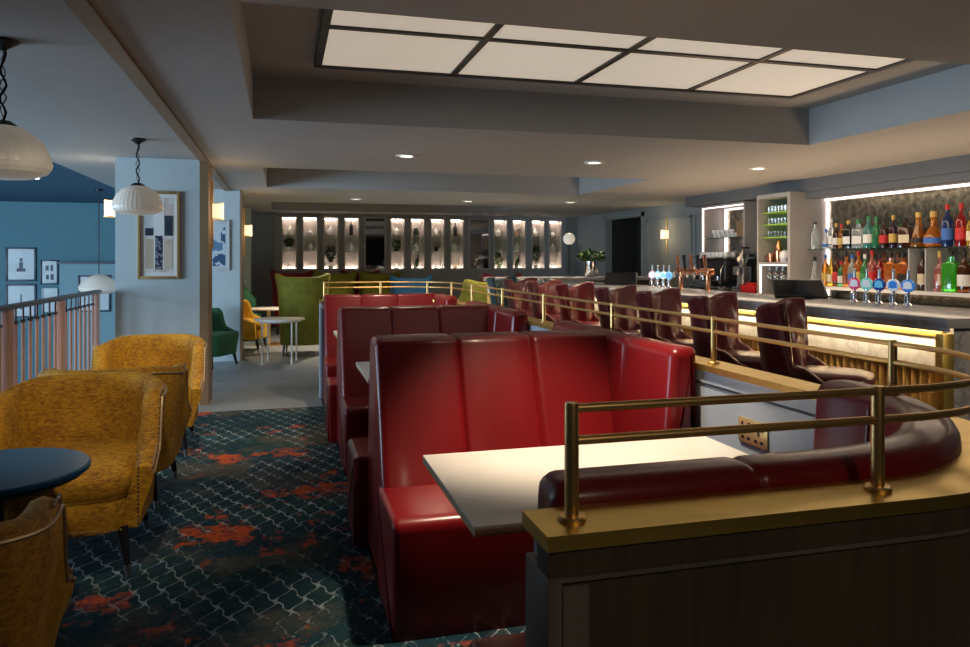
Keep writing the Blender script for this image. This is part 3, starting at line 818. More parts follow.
def leafcluster(bm, c, r, n, size, sc=(1, 1, 1), rnd=None):
    rnd = rnd or random
    for _ in range(n):
        a = rnd.uniform(0, 2 * PI); b = math.acos(rnd.uniform(-1, 1)); q = r * rnd.uniform(.45, 1)
        p = Vector(c) + Vector((q * sin(b) * cos(a) * sc[0], q * sin(b) * sin(a) * sc[1], q * cos(b) * sc[2]))
        d = (p - Vector(c)); d = d.normalized() if d.length > 1e-5 else Vector((0, 0, 1))
        d = (d + Vector((rnd.uniform(-.6, .6), rnd.uniform(-.6, .6), rnd.uniform(-.6, .6)))).normalized()
        s = d.cross(Vector((rnd.uniform(-1, 1), rnd.uniform(-1, 1), rnd.uniform(-1, 1)))).normalized(); nn = d.cross(s)
        L = size * rnd.uniform(.7, 1.3); w = L * .35
        v = [bm.verts.new(x) for x in (p, p + d * L * .5 + s * w + nn * L * .08, p + d * L, p + d * L * .5 - s * w + nn * L * .08)]
        bm.faces.new(v)

conts = [('two white vases and a low green plant', 'p'), ('one white vase and one white dish', 'd'), ('a dark trailing plant', 'P'), ('a dark wine bottle above a white vase', 'w'), None,
         ('a bushy green plant below a white vase', 'g'), ('a champagne bottle leaning below a dark jar', 'c'), ('a white vase above a dark spiky figure', 's'), ('a wine bottle above a vase and a small box', 'b'), None,
         ('a round green plant below a white vase', 'G'), ('an amber jar above a leaning champagne bottle', 'j'), ('a dark bushy plant below a white vase', 'B'), ('two small vases, at the right end', 'v')]
def niche_item(name, label, cat, prof, mt, x, z, group=None, tilt=0, y=16.07, seg=16):
    bm = BM(); lathe(bm, prof, seg); o = obj(name, bm, mt, loc=(x, y, z)); o.rotation_euler = (0, tilt, 0); return tag(o, label, cat, group)
NG = 'lit niches in the back wall'
ordinal = ['first', 'second', 'third', 'fourth', '', 'fifth', 'sixth', 'seventh', 'eighth', '', 'ninth', 'tenth', 'eleventh', 'twelfth']
for i, x0 in enumerate(NICHE):
    if x0 is None: continue
    desc, code = conts[i]; xc = x0 + .1425
    t = thing('display_niche', 'tall lit wall niche holding ' + desc, 'display niche', (xc, BY, NZ0), 0, NG)
    w = .1425
    bm = BM()
    box(bm, -w, -w + .008, .0, .30, 0, 1.09); box(bm, w - .008, w, .0, .30, 0, 1.09); box(bm, -w + .008, w - .008, 0, .30, 0, .008); box(bm, -w + .008, w - .008, 0, .30, 1.082, 1.09); box(bm, -w + .008, w - .008, .29, .30, .008, 1.082)
    obj('lining', bm, 'niche', t, smooth=False)
    bm = BM()
    for a, b, c, d in ((-w - .02, -w + .004, -.02, 1.11), (w - .004, w + .02, -.02, 1.11), (-w, w, -.02, .024), (-w, w, 1.066, 1.11)): box(bm, a, b, -.015, .0, c, d)
    obj('trim_frame', bm, 'nicheframe', t, smooth=False)
    for z in (.38, .72):
        bm = BM(); box(bm, -w + .01, w - .01, .03, .28, z, z + .006); obj('glass_shelf', bm, 'shelfglass', t, smooth=False)
    for z in (.010, 1.068):
        bm = BM(); box(bm, -w + .012, w - .012, .004, .014, z, z + .008); obj('light_strip', bm, 'ledsoft', t, smooth=False)
        bm = BM(); box(bm, -w + .012, w - .012, .262, .278, z + (.0 if z < .5 else .002), z + .009 + (.0 if z < .5 else .002)); obj('light_strip', bm, 'ledhid', t, smooth=False)
    zs = [NZ0 + .008, NZ0 + .387, NZ0 + .727]
    P = ordinal[i]; V = lambda s: f'{s} in the {P} lit niche from left'
    gv = 'white ornaments in the wall niches'
    bigv = [(r * 1.05, z * .95) for r, z in VAS]; smv = [(r * .8, z * .55) for r, z in VAS]
    dish = [(0, 0), (.03, 0), (.035, .01), (.06, .05), (.03, .09), (.01, .12), (0, .12)]
    if code == 'p':
        niche_item('vase', V('white bottle shaped vase on the top shelf'), 'vase', bigv, 'whiteglass', xc + .01, zs[2], gv)
        bm = BM(); leafcluster(bm, (0, 0, .11), .10, 120, .05, (.75, .7, .6)); lathe(bm, [(0, 0), (.06, 0), (.075, .05), (0, .05)], 14)
        tag(obj('potted_plant', bm, 'leaf', loc=(xc, 16.06, zs[1] + .09), smooth=False), V('low green plant on the middle shelf'), 'plant')
        bm = BM(); lathe(bm, [(0, 0), (.05, 0), (.085, .085), (.08, .085), (.045, .01), (0, .01)], 20); tag(obj('bowl', bm, 'whiteglass', loc=(xc, 16.06, zs[1])), V('white bowl under the plant'), 'bowl')
        niche_item('vase', V('small white vase on the floor'), 'vase', smv, 'whiteglass', xc, zs[0], gv)
    if code == 'd':
        niche_item('ornament', V('white pointed dish on the top shelf'), 'ornament', dish, 'whiteglass', xc, zs[2], gv)
        niche_item('vase', V('white bottle shaped vase on the middle shelf'), 'vase', bigv, 'whiteglass', xc + .015, zs[1], gv)
    if code in 'PB':
        niche_item('vase', V('white bottle shaped vase on the top shelf'), 'vase', bigv, 'whiteglass', xc - .01, zs[2], gv)
        rn = random.Random(i)
        bm = BM(); leafcluster(bm, (0, 0, .27), .13, 170, .055, (.62, .55, 1.45), rn); tube(bm, [(0, 0, 0), (.01, 0, .15), (0, 0, .3)], .006, 6)
        bmesh.ops.translate(bm, verts=bm.verts[:], vec=(0, 0, .06)); lathe(bm, [(0, 0), (.045, 0), (.05, .07), (0, .07)], 14)
        tag(obj('potted_plant', bm, 'leafdark', loc=(xc, 16.06, zs[0]), smooth=False), V('dark leafy plant reaching the upper shelf'), 'plant')
    if code == 'w':
        niche_item('wine_bottle', V('dark red topped wine bottle on the top shelf'), 'bottle', bottle_prof(.042, .31, 'wine'), M['black'], xc, zs[2])
        niche_item('vase', V('white bottle shaped vase on the middle shelf'), 'vase', bigv, 'whiteglass', xc, zs[1], gv)
    if code in 'gG':
        niche_item('vase', V('white bottle shaped vase on the top shelf'), 'vase', bigv, 'whiteglass', xc, zs[2], gv)
        rn = random.Random(i); low = code == 'G'
        bm = BM(); leafcluster(bm, (0, 0, .15 if not low else .2), .115, 170, .042, (.75, .75, .9 if not low else 1.4), rn); lathe(bm, [(0, 0), (.05, 0), (.06, .06), (0, .06)], 14)
        tag(obj('potted_plant', bm, 'leaf', loc=(xc, 16.06, zs[0] if low else zs[1]), smooth=False), V('bushy green plant'), 'plant')
        if not low: niche_item('vase', V('small white vase on the floor'), 'vase', smv, 'whiteglass', xc, zs[0], gv)
    if code == 'c':
        niche_item('jar', V('dark jar on the top shelf'), 'jar', [(0, 0), (.05, 0), (.055, .1), (.035, .13), (.04, .16), (0, .16)], 'leafdark', xc, zs[2])
        niche_item('vase', V('white bottle shaped vase on the middle shelf'), 'vase', bigv, 'whiteglass', xc - .01, zs[1], gv)
        niche_item('champagne_bottle', V('leaning dark champagne bottle with gold neck'), 'bottle', bottle_prof(.045, .31, 'wine'), M['leafdark'], xc - .02, zs[0], None, R(14))
    if code == 's':
        niche_item('vase', V('white bottle shaped vase on the top shelf'), 'vase', bigv, 'whiteglass', xc, zs[2], gv)
        bm = BM(); ball(bm, (0, 0, .05), .05, 12, 8, (1, .8, 1))
        for k in range(7): tube(bm, [(0, 0, .07), (.10 * cos(k * .9), .04 * sin(k * 2.), .07 + .05 + .05 * (k % 3))], [.006, .003], 6)
        tag(obj('ornament', bm, 'black', loc=(xc, 16.06, zs[1])), V('dark spiky ornament on the middle shelf'), 'ornament')
        niche_item('ornament', V('small white dish on the floor'), 'ornament', [(r * .7, z * .5) for r, z in dish], 'whiteglass', xc, zs[0], gv)
    if code == 'b':
        niche_item('wine_bottle', V('dark wine bottle on the top shelf'), 'bottle', bottle_prof(.042, .30, 'wine'), M['black'], xc, zs[2])
        niche_item('vase', V('white bottle shaped vase on the middle shelf'), 'vase', bigv, 'whiteglass', xc - .02, zs[1], gv)
        bm = BM(); box(bm, -.045, .045, -.04, .04, 0, .07, .004); box(bm, -.03, .03, -.03, .03, .07, .09, .003); tag(obj('gift_box', bm, 'tan', loc=(xc, 16.06, zs[0])), V('small tan box on the floor'), 'box')
    if code == 'j':
        niche_item('jar', V('amber jar on the top shelf'), 'jar', [(0, 0), (.045, 0), (.05, .08), (.03, .11), (.034, .14), (0, .14)], 'tan', xc, zs[2])
        niche_item('vase', V('white bottle shaped vase on the middle shelf'), 'vase', bigv, 'whiteglass', xc, zs[1], gv)
        niche_item('champagne_bottle', V('leaning dark champagne bottle with gold neck'), 'bottle', bottle_prof(.045, .31, 'wine'), M['leafdark'], xc - .02, zs[0], None, R(14))
    if code == 'v':
        niche_item('ornament', V('pale pointed dish on the top shelf'), 'ornament', dish, 'whiteglass', xc, zs[2], gv)
        niche_item('vase', V('white bottle shaped vase on the middle shelf'), 'vase', bigv, 'whiteglass', xc, zs[1], gv)

for x0, x1, lab in ((1.693, 2.115, 'tall framed mirror with dark reflection between the lit niches on the left'), (3.957, 4.412, 'tall framed mirror between the lit niches on the right')):
    t = thing('wall_mirror', lab, 'mirror', ((x0 + x1) / 2, BY, NZ0)); w = (x1 - x0) / 2
    bm = BM()
    for a, b, c, d in ((-w - .025, -w + .012, -.03, 1.12), (w - .012, w + .025, -.03, 1.12), (-w, w, -.03, .012), (-w, w, 1.08, 1.12)): box(bm, a, b, -.03, -.002, c, d, .003)
    obj('frame', bm, 'nicheframe', t)
    bm = BM(); box(bm, -w, w, -.012, -.003, 0, 1.09); obj('mirror_pane', bm, 'mirror', t, smooth=False)

# ------------------------------------------------------------------ bar counter
BX0, BX1, BYN, BYF, BT = 3.15, 3.86, 2.95, 11.6, 1.11
t = thing('bar_counter', 'long bar counter with grey stone top, glowing marble front and fluted gold base', 'bar counter', (3.5, 7.2, 0))
bm = BM(); box(bm, BX0 - .03, BX1, BYN - .04, BYF, BT - .05, BT, .006); box(bm, BX0 - .03, BX0 - .016, BYN - .04, BYF, BT - .066, BT - .045, .003); box(bm, BX1, 6.1, BYF - .7, BYF, BT - .05, BT, .006); wpart('worktop', bm, 'slab', t)
ny = 3; seg = (BYF - BYN - .05) / ny
bm = BM(); box(bm, BX0 + .045, BX0 + .07, BYN + .05, BYF, .845, 1.06); wpart('marble_front', bm, 'glow', t, smooth=False)
bm = BM(); box(bm, BX0 + .030, BX0 + .050, BYN + .05, BYF, 1.006, 1.036, .003); box(bm, BX0 + .036, BX0 + .07, BYN + .05, BYF, .825, .845, .003)
for k in range(1, 4): box(bm, BX0 + .03, BX0 + .06, 2.95 + 2.73 * k - .012, 2.95 + 2.73 * k + .012, .845, 1.03)
wpart('brass_trim', bm, 'brassgold', t)
bm = BM(); box(bm, BX0 - .014, BX0 + .05, BYN, BYN + .05, 0, 1.03, .003); wpart('corner_post', bm, 'brasscap', t)
bm = BM(); y = BYN + .05; pts = []
while y < BYF:
    for k in range(6): pts.append((BX0 + .040 + .02 * (1 - abs(sin(PI * k / 6))), y + .055 * k / 6))
    y += .055
a = [bm.verts.new((x, y, 0)) for x, y in pts]; b = [bm.verts.new((x, y, .825)) for x, y in pts]
for i in range(len(pts) - 1): bm.faces.new((a[i], a[i + 1], b[i + 1], b[i]))
wpart('fluted_panel', bm, 'fluted', t, ang=30)
bm = BM(); box(bm, BX0 + .05, BX1 - .02, BYN + .0, BYN + .04, 0, 1.06); wpart('end_panel', bm, 'marble', t, smooth=False)
bm = BM(); box(bm, BX0 + .07, BX1 - .04, BYN + .04, BYF - .01, 0, 1.06); box(bm, BX1 - .04, 6.05, BYF - .6, BYF - .02, 0, 1.06); wpart('carcass', bm, 'darkwood', t, smooth=False)
bm = BM(); box(bm, BX0 - .013, BX0 - .001, BYN + .06, BYF - .1, 1.050, 1.0595); wpart('light_strip', bm, 'ledwarm', t, smooth=False)

# back counter behind the bar
t = thing('back_counter', 'low dark back counter running under the bottle shelves', 'counter', (6.0, 7, 0))
bm = BM(); box(bm, 5.78, WX - .003, 3.2, 10.4, .90, .94, .004); wpart('worktop', bm, 'slab', t)
bm = BM(); box(bm, 5.84, WX - .003, 3.2, 10.4, 0, .90); wpart('carcass', bm, 'black', t, smooth=False)

# ------------------------------------------------------------------ bar stools
def stop(u):
    a = abs(u)
    return 1.14 + .05 * math.exp(-((a - .42) / .10) ** 2) - .27 * smooth(.46, .56, a) - .08 * smooth(.60, 1., a)
def sflare(u, v):
    a = abs(u)
    return -.03 * (1 - v) + .015 * v + .115 * (max(0, v - .55) / .45) ** 1.8 * math.exp(-((a - .42) / .13) ** 2)
def sfwd(u, v): return .085 * max(0, (v - .66) / .34) ** 2 * math.exp(-((abs(u) - .43) / .10) ** 2)
def make_stool(label, group):
    t = thing('bar_stool', label, 'bar stool', (0, 0, 0), 0, group)
    bm = BM(); shell(bm, .21, .23, .0, .15, .70, stop, .05, sflare, 40, 2.3, .60, 9, sfwd); obj('wing_back', bm, 'stool', t, ang=60)
    bm = BM(); pts = []
    for i in range(61):
        u = -1 + 2 * i / 60; q = shellpath(u, .21, .23, .0, .15, 2.3, .60); f = sflare(u, 1)
        d = (q - Vector((0, 0))).normalized() if abs(u) < .6 else Vector((1 if u > 0 else -1, 0))
        pts.append((q.x + d.x * (f - .004), q.y + d.y * (f - .004) - sfwd(u, .98), stop(u) - .008))
    tube(bm, pts, .006, 6); obj('piping', bm, 'pip', t)
    bm = BM(); loft(bm, [(.69, .13, .15, 0, -.05), (.70, .165, .20, 0, -.06), (.76, .185, .235, 0, -.08), (.80, .19, .24, 0, -.085), (.825, .175, .225, 0, -.085), (.836, .13, .17, 0, -.085), (.84, .05, .07, 0, -.085)], 3.2, 32); obj('seat', bm, 'stool', t, ang=70)
    bm = BM(); lathe(bm, [(.03, .03), (.03, .66), (.10, .69), (0, .69)], 16); obj('column', bm, 'brass', t)
    bm = BM(); lathe(bm, [(.22, 0), (.22, .012), (.04, .035)], 28); obj('base', bm, 'brass', t)
    bm = BM(); tube(bm, [(.17 * cos(2 * PI * i / 24), .17 * sin(2 * PI * i / 24) - .05, .30) for i in range(24)], .010, 8, True); tube(bm, [(0, 0, .30), (.0, -.22, .30)], .009, 6); obj('footrest', bm, 'brass', t)
    return t
GS = 'winged leather bar stools along the bar'
sy = [3.30, 3.99, 4.66, 5.38, 6.20, 7.05, 7.82, 8.58]
sl = ['burgundy winged bar stool nearest us, its whole seat showing past the rail', 'burgundy winged bar stool second from the near end of the bar', 'burgundy winged bar stool third from the near end of the bar',
      'burgundy winged bar stool fourth from the near end of the bar', 'burgundy winged bar stool fifth from the near end, coloured redder for caught light', 'burgundy winged bar stool sixth from the near end of the bar',
      'burgundy winged bar stool next to the teal one at the far end', 'teal winged bar stool at the far end of the row']
s0 = make_stool(sl[0], GS); SR = R(43)
s0.location = (2.62, sy[0], 0); s0.rotation_euler = (0, 0, SR)
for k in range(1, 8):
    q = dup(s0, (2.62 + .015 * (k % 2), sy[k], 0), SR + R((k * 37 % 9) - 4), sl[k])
    if k == 4: recolor(q, 'stool', 'leather')  # fifth stool: the light it catches is put into a redder leather
    if k == 7: recolor(q, 'stool', 'stoolteal')

# ------------------------------------------------------------------ things on the bar
def tap(label, x, y, z, col, col2, group, rot):
    t = thing('beer_tap', label, 'beer tap', (x, y, z), rot, group)
    bm = BM(); lathe(bm, [(.028, 0), (.028, .006), (.012, .02), (.012, .09), (0, .09)], 14); obj('stem', bm, 'chrome', t)
    bm = BM(); lathe(bm, [(0, -.012), (.036, -.012), (.041, 0), (.036, .012), (0, .012)], 24, mt=Matrix.Translation((0, 0, .125)) @ Matrix.Rotation(PI / 2, 4, 'X')); obj('lens', bm, col, t)
    bm = BM(); lathe(bm, [(0, -.003), (.024, -.003), (.024, .003), (0, .003)], 20, mt=Matrix.Translation((0, -.0135, .129)) @ Matrix.Rotation(PI / 2, 4, 'X')); box(bm, -.026, .026, -.017, -.0125, .108, .116); obj('badge', bm, col2, t)
    bm = BM(); tube(bm, [(0, .008, .16), (0, .004, .215)], [.011, .008], 10); ball(bm, (0, .004, .218), .011); obj('handle', bm, 'steel', t)
    bm = BM(); tube(bm, [(0, -.01, .075), (0, -.05, .06), (0, -.055, .02)], .008, 8); obj('spout', bm, 'chrome', t)
def lensmat(n, c): return mat('tap_' + n, c, .2, var=.04, emit=c, estr=.25)
LM = {n: lensmat(n, c) for n, c in dict(pink=(.75, .05, .16), mint=(.20, .70, .60), navy=(.01, .05, .25), white=(.75, .78, .80), blue=(.05, .25, .75), sky=(.15, .55, .85), rose=(.8, .4, .5)).items()}
GT = 'round lens beer taps on the bar'
for (y, n, n2, lab) in ((4.18, 'pink', 'white', 'pink round lens beer tap, left end of the near five on the bar'), (4.07, 'mint', 'white', 'mint green round lens beer tap beside the pink one'),
                        (3.965, 'navy', 'sky', 'navy blue round lens beer tap in the middle of the near five'), (3.85, 'white', 'blue', 'white round lens beer tap between navy and blue ones'),
                        (3.735, 'blue', 'white', 'bright blue round lens beer tap, right end of the near five')):
    tap(lab, 3.70, y, BT, LM[n], LM[n2], GT, R(-60))
for (y, n, n2, lab) in ((7.05, 'rose', 'white', 'rose round lens beer tap, left end of the far four'), (6.93, 'sky', 'white', 'light blue round lens beer tap in the far group, beside the rose one'),
                        (6.81, 'white', 'sky', 'white round lens beer tap in the far group'), (6.70, 'sky', 'blue', 'pale blue round lens beer tap, nearest the copper tap tower')):
    tap(lab, 3.72, y, BT, LM[n], LM[n2], GT, R(-52))
# copper tap tower
t = thing('tap_tower', 'copper tap tower with a row of upright copper handles on the bar', 'tap tower', (3.76, 6.3, BT))
bm = BM()
for y in (6.06, 6.54): lathe(bm, [(.03, BT), (.022, BT + .02), (.022, BT + .14)], 14, (3.76, y, 0))
box(bm, 3.725, 3.795, 6.0, 6.6, BT + .14, BT + .20, .012, 3); wpart('body', bm, 'copper', t)
for k in range(5):
    y = 6.06 + .12 * k
    bm = BM(); tube(bm, [(3.735, y, BT + .20), (3.72, y, BT + .33)], [.014, .018], 10); wpart('handle', bm, 'copper' if k % 2 == 0 else 'legs', t)
    bm = BM(); tube(bm, [(3.725, y, BT + .165), (3.69, y, BT + .16), (3.685, y, BT + .11)], .009, 8); wpart('spout', bm, 'chrome', t)
def till(label, x, y, rot):
    t = thing('till_screen', label, 'till', (x, y, BT), rot, 'black tills on the bar')
    bm = BM(); lathe(bm, [(.0, 0), (.10, 0), (.10, .012), (.03, .02), (.025, .05), (0, .05)], 20); obj('stand', bm, 'black', t)
    mt = Matrix.Translation((0, 0, .07)) @ Matrix.Rotation(R(-28), 4, 'X')
    bm = BM(); box(bm, -.18, .18, -.12, .12, -.014, .014, .008, mt=mt); obj('housing', bm, 'black', t)
    bm = BM(); box(bm, -.165, .165, -.105, .105, .0145, .016, mt=mt); obj('display', bm, 'screen', t, smooth=False)
till('black tilted till screen on the bar left of the near beer taps', 3.66, 4.68, R(150))
till('black tilted till screen on the bar far along, left of the far taps', 3.70, 7.75, R(150))

t = thing('potted_plant', 'bushy green plant in a shiny silver planter at the far end of the bar', 'plant', (4.87, 11.3, BT))
bm = BM(); lathe(bm, [(0, 0), (.10, 0), (.105, .01), (.11, .25), (.10, .25), (.095, .02), (0, .02)], 28); obj('planter', bm, 'chrome', t)
bm = BM(); leafcluster(bm, (0, 0, .33), .18, 340, .07, (1.1, 1, .42), random.Random(3)); obj('foliage', bm, 'leaf', t, smooth=False)
t = thing('table_lamp', 'glass globe lamp on a thin dark stem at the far end of the bar', 'lamp', (4.40, 11.1, BT))
bm = BM(); lathe(bm, [(0, 0), (.08, 0), (.08, .015), (.012, .03), (.012, .50), (.03, .52), (0, .53)], 20); obj('stem', bm, 'blackmetal', t)
bm = BM(); ball(bm, (0, 0, .61), .095, 24, 14); obj('globe', bm, 'globe', t)

# ------------------------------------------------------------------ coffee corner: pink lit niche, machine, grinder
t = thing('lit_wall_unit', 'pale pink lit shelf recess behind the coffee machine', 'shelf unit', (6.3, 9.5, 1.47))
nx0, ny0, ny1, nz0, nz1 = 6.10, 8.95, 10.0, 1.47, 2.19
bm = BM(); box(bm, nx0, WX - .002, ny0 - .03, ny0, nz0, nz1); box(bm, nx0, WX - .002, ny1, ny1 + .03, nz0, nz1); box(bm, nx0, WX - .002, ny0, ny1, nz1 - .03, nz1); box(bm, nx0, WX - .002, ny0, ny1, nz0, nz0 + .03); wpart('carcass', bm, 'steelgrey', t, smooth=False)
bm = BM(); box(bm, WX - .02, WX - .004, ny0, ny1, nz0 + .03, nz1 - .03); wpart('back_panel', bm, 'antique', t, smooth=False)
bm = BM(); box(bm, nx0 + .03, WX - .03, ny0 + .002, ny1 - .002, 1.70, 1.712); wpart('glass_shelf', bm, 'shelfglass', t, smooth=False)
bm = BM(); box(bm, WX - .05, WX - .022, ny1 - .10, ny1 - .06, nz0 + .04, nz1 - .04); box(bm, nx0 + .01, nx0 + .03, ny0 + .01, ny1 - .01, nz1 - .045, nz1 - .031); box(bm, WX - .05, WX - .03, ny0 + .01, ny1 - .12, nz1 - .06, nz1 - .04); box(bm, nx0 + .01, nx0 + .025, ny1 - .02, ny1 - .005, nz0 + .04, nz1 - .04); wpart('light_strip', bm, 'led', t, smooth=False)
def cup(bm): lathe(bm, [(0, 0), (.028, 0), (.032, .01), (.044, .065), (.040, .065), (.026, .012), (0, .012)], 16)
GC = 'white cups stacked about the coffee corner'
c0 = None
for k in range(6):
    for j in range(2 if k < 5 else 1):
        p = (6.28 - .02 * j, 9.90 - .11 * k, 1.712 + .052 * j)
        lab = 'white cup in the row on the glass shelf of the pink lit recess' if j == 0 else 'white cup stacked on another on the glass shelf of the pink lit recess'
        if c0 is None:
            bm = BM(); cup(bm); c0 = tag(obj('cup', bm, 'whiteglass', loc=p), lab, 'cup', GC)
        else:
            q = c0.copy(); COL.objects.link(q); q.location = p; q['label'] = lab
bm = BM()
for k in range(1): pass
for y, h in ((9.16, .22),):
    box(bm, -.08, .08, -.09, .09, 0, h, .01)
    tube(bm, [(0, -.05, h - .01), (0, -.04, h + .07), (0, .04, h + .07), (0, .05, h - .01)], .006, 6)
tag(obj('gift_bag', bm, 'tan', loc=(6.27, 9.16, 1.712)), 'brown paper bag on the glass shelf of the pink lit recess', 'bag')
t = thing('coffee_machine', 'black and chrome coffee machine behind the bar with cups on top', 'coffee machine', (6.1, 9.45, .94))
bm = BM(); box(bm, 5.90, 6.34, 9.08, 9.86, 1.08, 1.40, .03, 3); wpart('body', bm, 'black', t)
bm = BM(); box(bm, 5.86, 6.36, 9.06, 9.88, 1.40, 1.43, .008); box(bm, 5.80, 6.30, 9.08, 9.86, .98, 1.02, .01); wpart('cup_tray', bm, 'chrome', t)
bm = BM()
for y in (9.12, 9.82): lathe(bm, [(.03, .94), (.03, .985)], 10, (6.0, y, 0))
box(bm, 6.16, 6.32, 9.10, 9.84, 1.0, 1.1); wpart('base', bm, 'black', t)
for y in (9.28, 9.66):
    bm = BM(); lathe(bm, [(0, 0), (.04, 0), (.04, .06), (0, .06)], 16, (5.93, y, 1.10)); tube(bm, [(5.92, y, 1.11), (5.79, y, 1.09)], .013, 8); wpart('group_head', bm, 'chrome', t)
bm = BM(); tube(bm, [(5.93, 9.12, 1.36), (5.86, 9.12, 1.25), (5.85, 9.12, 1.06)], .007, 8); tube(bm, [(5.93, 9.83, 1.36), (5.86, 9.83, 1.25), (5.85, 9.83, 1.06)], .007, 8); wpart('steam_wand', bm, 'chrome', t)
for k in range(7):
    for j in range(2):
        q = c0.copy(); COL.objects.link(q); q.location = (5.98 + .12 * j, 9.78 - .10 * k, 1.431); q['label'] = 'white cup warming on top of the black coffee machine'
t = thing('coffee_grinder', 'coffee grinder with a clear hopper beside the coffee machine', 'coffee grinder', (6.0, 8.84, .94))
bm = BM(); box(bm, -.09, .09, -.10, .10, 0, .05, .01); box(bm, -.03, .10, -.08, .08, .05, .36, .02); box(bm, -.10, .08, -.07, .07, .24, .36, .02); obj('body', bm, 'steel', t)
bm = BM(); lathe(bm, [(.04, .36), (.09, .46), (.10, .60), (.09, .60), (.08, .47), (.03, .37)], 20, cap=False); obj('hopper', bm, 'clear', t)
bm = BM(); lathe(bm, [(0, .60), (.105, .60), (.105, .62), (.02, .63), (0, .63)], 20); obj('lid', bm, 'black', t)
bm = BM(); box(bm, -.10, .10, -.16, .16, 0, .12, .02); box(bm, -.06, .06, -.10, .10, .12, .15, .015)
tag(obj('folded_cloth', bm, 'redbox', loc=(5.95, 8.5, .94)), 'bright red folded cloth on the back counter left of the glass cabinet', 'cloth')

# ------------------------------------------------------------------ glass cabinet
gx, gy0, gy1, gzt = 5.80, 7.58, 8.22, 2.20
t = thing('glass_cabinet', 'tall grey open cabinet of glasses between the coffee corner and the bottles', 'cabinet', (6.1, 7.9, .94))
bm = BM(); box(bm, gx, WX - .003, gy0, gy0 + .05, .94, gzt); box(bm, gx, WX - .003, gy1 - .03, gy1, .94, gzt); box(bm, gx, WX - .003, gy0 + .05, gy1 - .03, gzt - .05, gzt); wpart('carcass', bm, 'steelgrey', t, smooth=False)
bm = BM(); box(bm, WX - .05, WX - .003, gy0 + .05, gy1 - .03, .94, gzt - .05); wpart('back_panel', bm, 'bulkhead', t, smooth=False)
bm = BM(); box(bm, gx - .002, gx + .03, gy0 + .05, gy1 - .03, 1.33, 1.36); box(bm, gx, WX - .05, gy0 + .05, gy1 - .03, 1.335, 1.355); wpart('mid_shelf', bm, 'steelgrey', t, smooth=False)
bm = BM(); box(bm, gx + .02, gx + .035, gy0 + .052, gy1 - .032, 1.318, 1.332); box(bm, gx + .02, gx + .035, gy1 - .045, gy1 - .032, .97, 1.32); wpart('light_strip', bm, 'led', t, smooth=False)
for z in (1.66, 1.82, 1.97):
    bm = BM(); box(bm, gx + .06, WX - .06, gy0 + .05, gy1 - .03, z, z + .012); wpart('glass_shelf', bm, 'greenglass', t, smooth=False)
g0 = None
for zi, (z, rowl) in enumerate(((1.672, 'lowest'), (1.832, 'middle'), (1.982, 'top'))):
    for k in range(8):
        p = (gx + .12, gy1 - .09 - .063 * k, z)
        lab = f'small clear tumbler in the {rowl} row of the grey glass cabinet'
        if g0 is None:
            bm = BM(); lathe(bm, [(0, 0), (.022, 0), (.028, .075), (.025, .075), (.019, .008), (0, .008)], 12); g0 = tag(obj('tumbler', bm, 'clear', loc=p), lab, 'glass', 'tumblers in the glass cabinet')
        else:
            q = g0.copy(); COL.objects.link(q); q.location = p; q['label'] = lab
w0 = None
for k in range(8):
    p = (gx + .12 + .06 * (k % 2), gy1 - .09 - .062 * k, 1.333)
    lab = 'stemmed wine glass hanging upside down under the cabinet shelf'
    if w0 is None:
        bm = BM(); lathe(bm, [(0, 0), (.032, -.002), (.004, -.012), (.004, -.08), (.022, -.10), (.034, -.13), (.030, -.18), (.028, -.18), (.031, -.13), (.02, -.104), (0, -.098)], 16); w0 = tag(obj('wine_glass', bm, 'clear', loc=p), lab, 'glass', 'wine glasses hanging in the cabinet')
    else:
        q = w0.copy(); COL.objects.link(q); q.location = p; q['label'] = lab
sh = [(0, 0), (.036, 0), (.045, .12), (.04, .16), (.022, .20), (.018, .235), (0, .24)]
for nm, lab, cat, prof, m, y, sc in (('cocktail_shaker', 'tall copper cocktail shaker in the middle of the cabinet shelf', 'shaker', sh, 'copper', 7.98, 1.15),
                                 ('copper_mug', 'copper mug at the left of the cabinet shelf', 'mug', [(0, 0), (.04, 0), (.045, .1), (.041, .1), (.036, .01), (0, .01)], 'copper', 8.12, 1.1),
                                 ('ice_bucket', 'white rounded ice bucket on the cabinet shelf', 'ice bucket', [(0, 0), (.05, 0), (.065, .08), (.05, .13), (.015, .15), (0, .15)], 'whiteglass', 7.86, 1.0),
                                 ('decanter', 'clear glass decanter on the cabinet shelf', 'decanter', [(0, 0), (.06, 0), (.065, .05), (.02, .11), (.018, .16), (.025, .18), (0, .18)], 'clear', 7.74, 1.0),
                                 ('copper_jug', 'dark copper jug at the right of the cabinet shelf', 'jug', [(0, 0), (.05, 0), (.055, .08), (.03, .13), (.035, .17), (0, .17)], 'copper', 7.66, 1.1)):
    bm = BM(); lathe(bm, [(r * sc, z * sc) for r, z in prof], 20)
    if 'mug' in nm or 'jug' in nm: tube(bm, [(-.03, 0, .03), (-.085, 0, .04), (-.085, 0, .08), (-.03, 0, .09)], .005, 6)
    tag(obj(nm, bm, m, loc=(gx + .14, y, 1.36)), lab, cat)

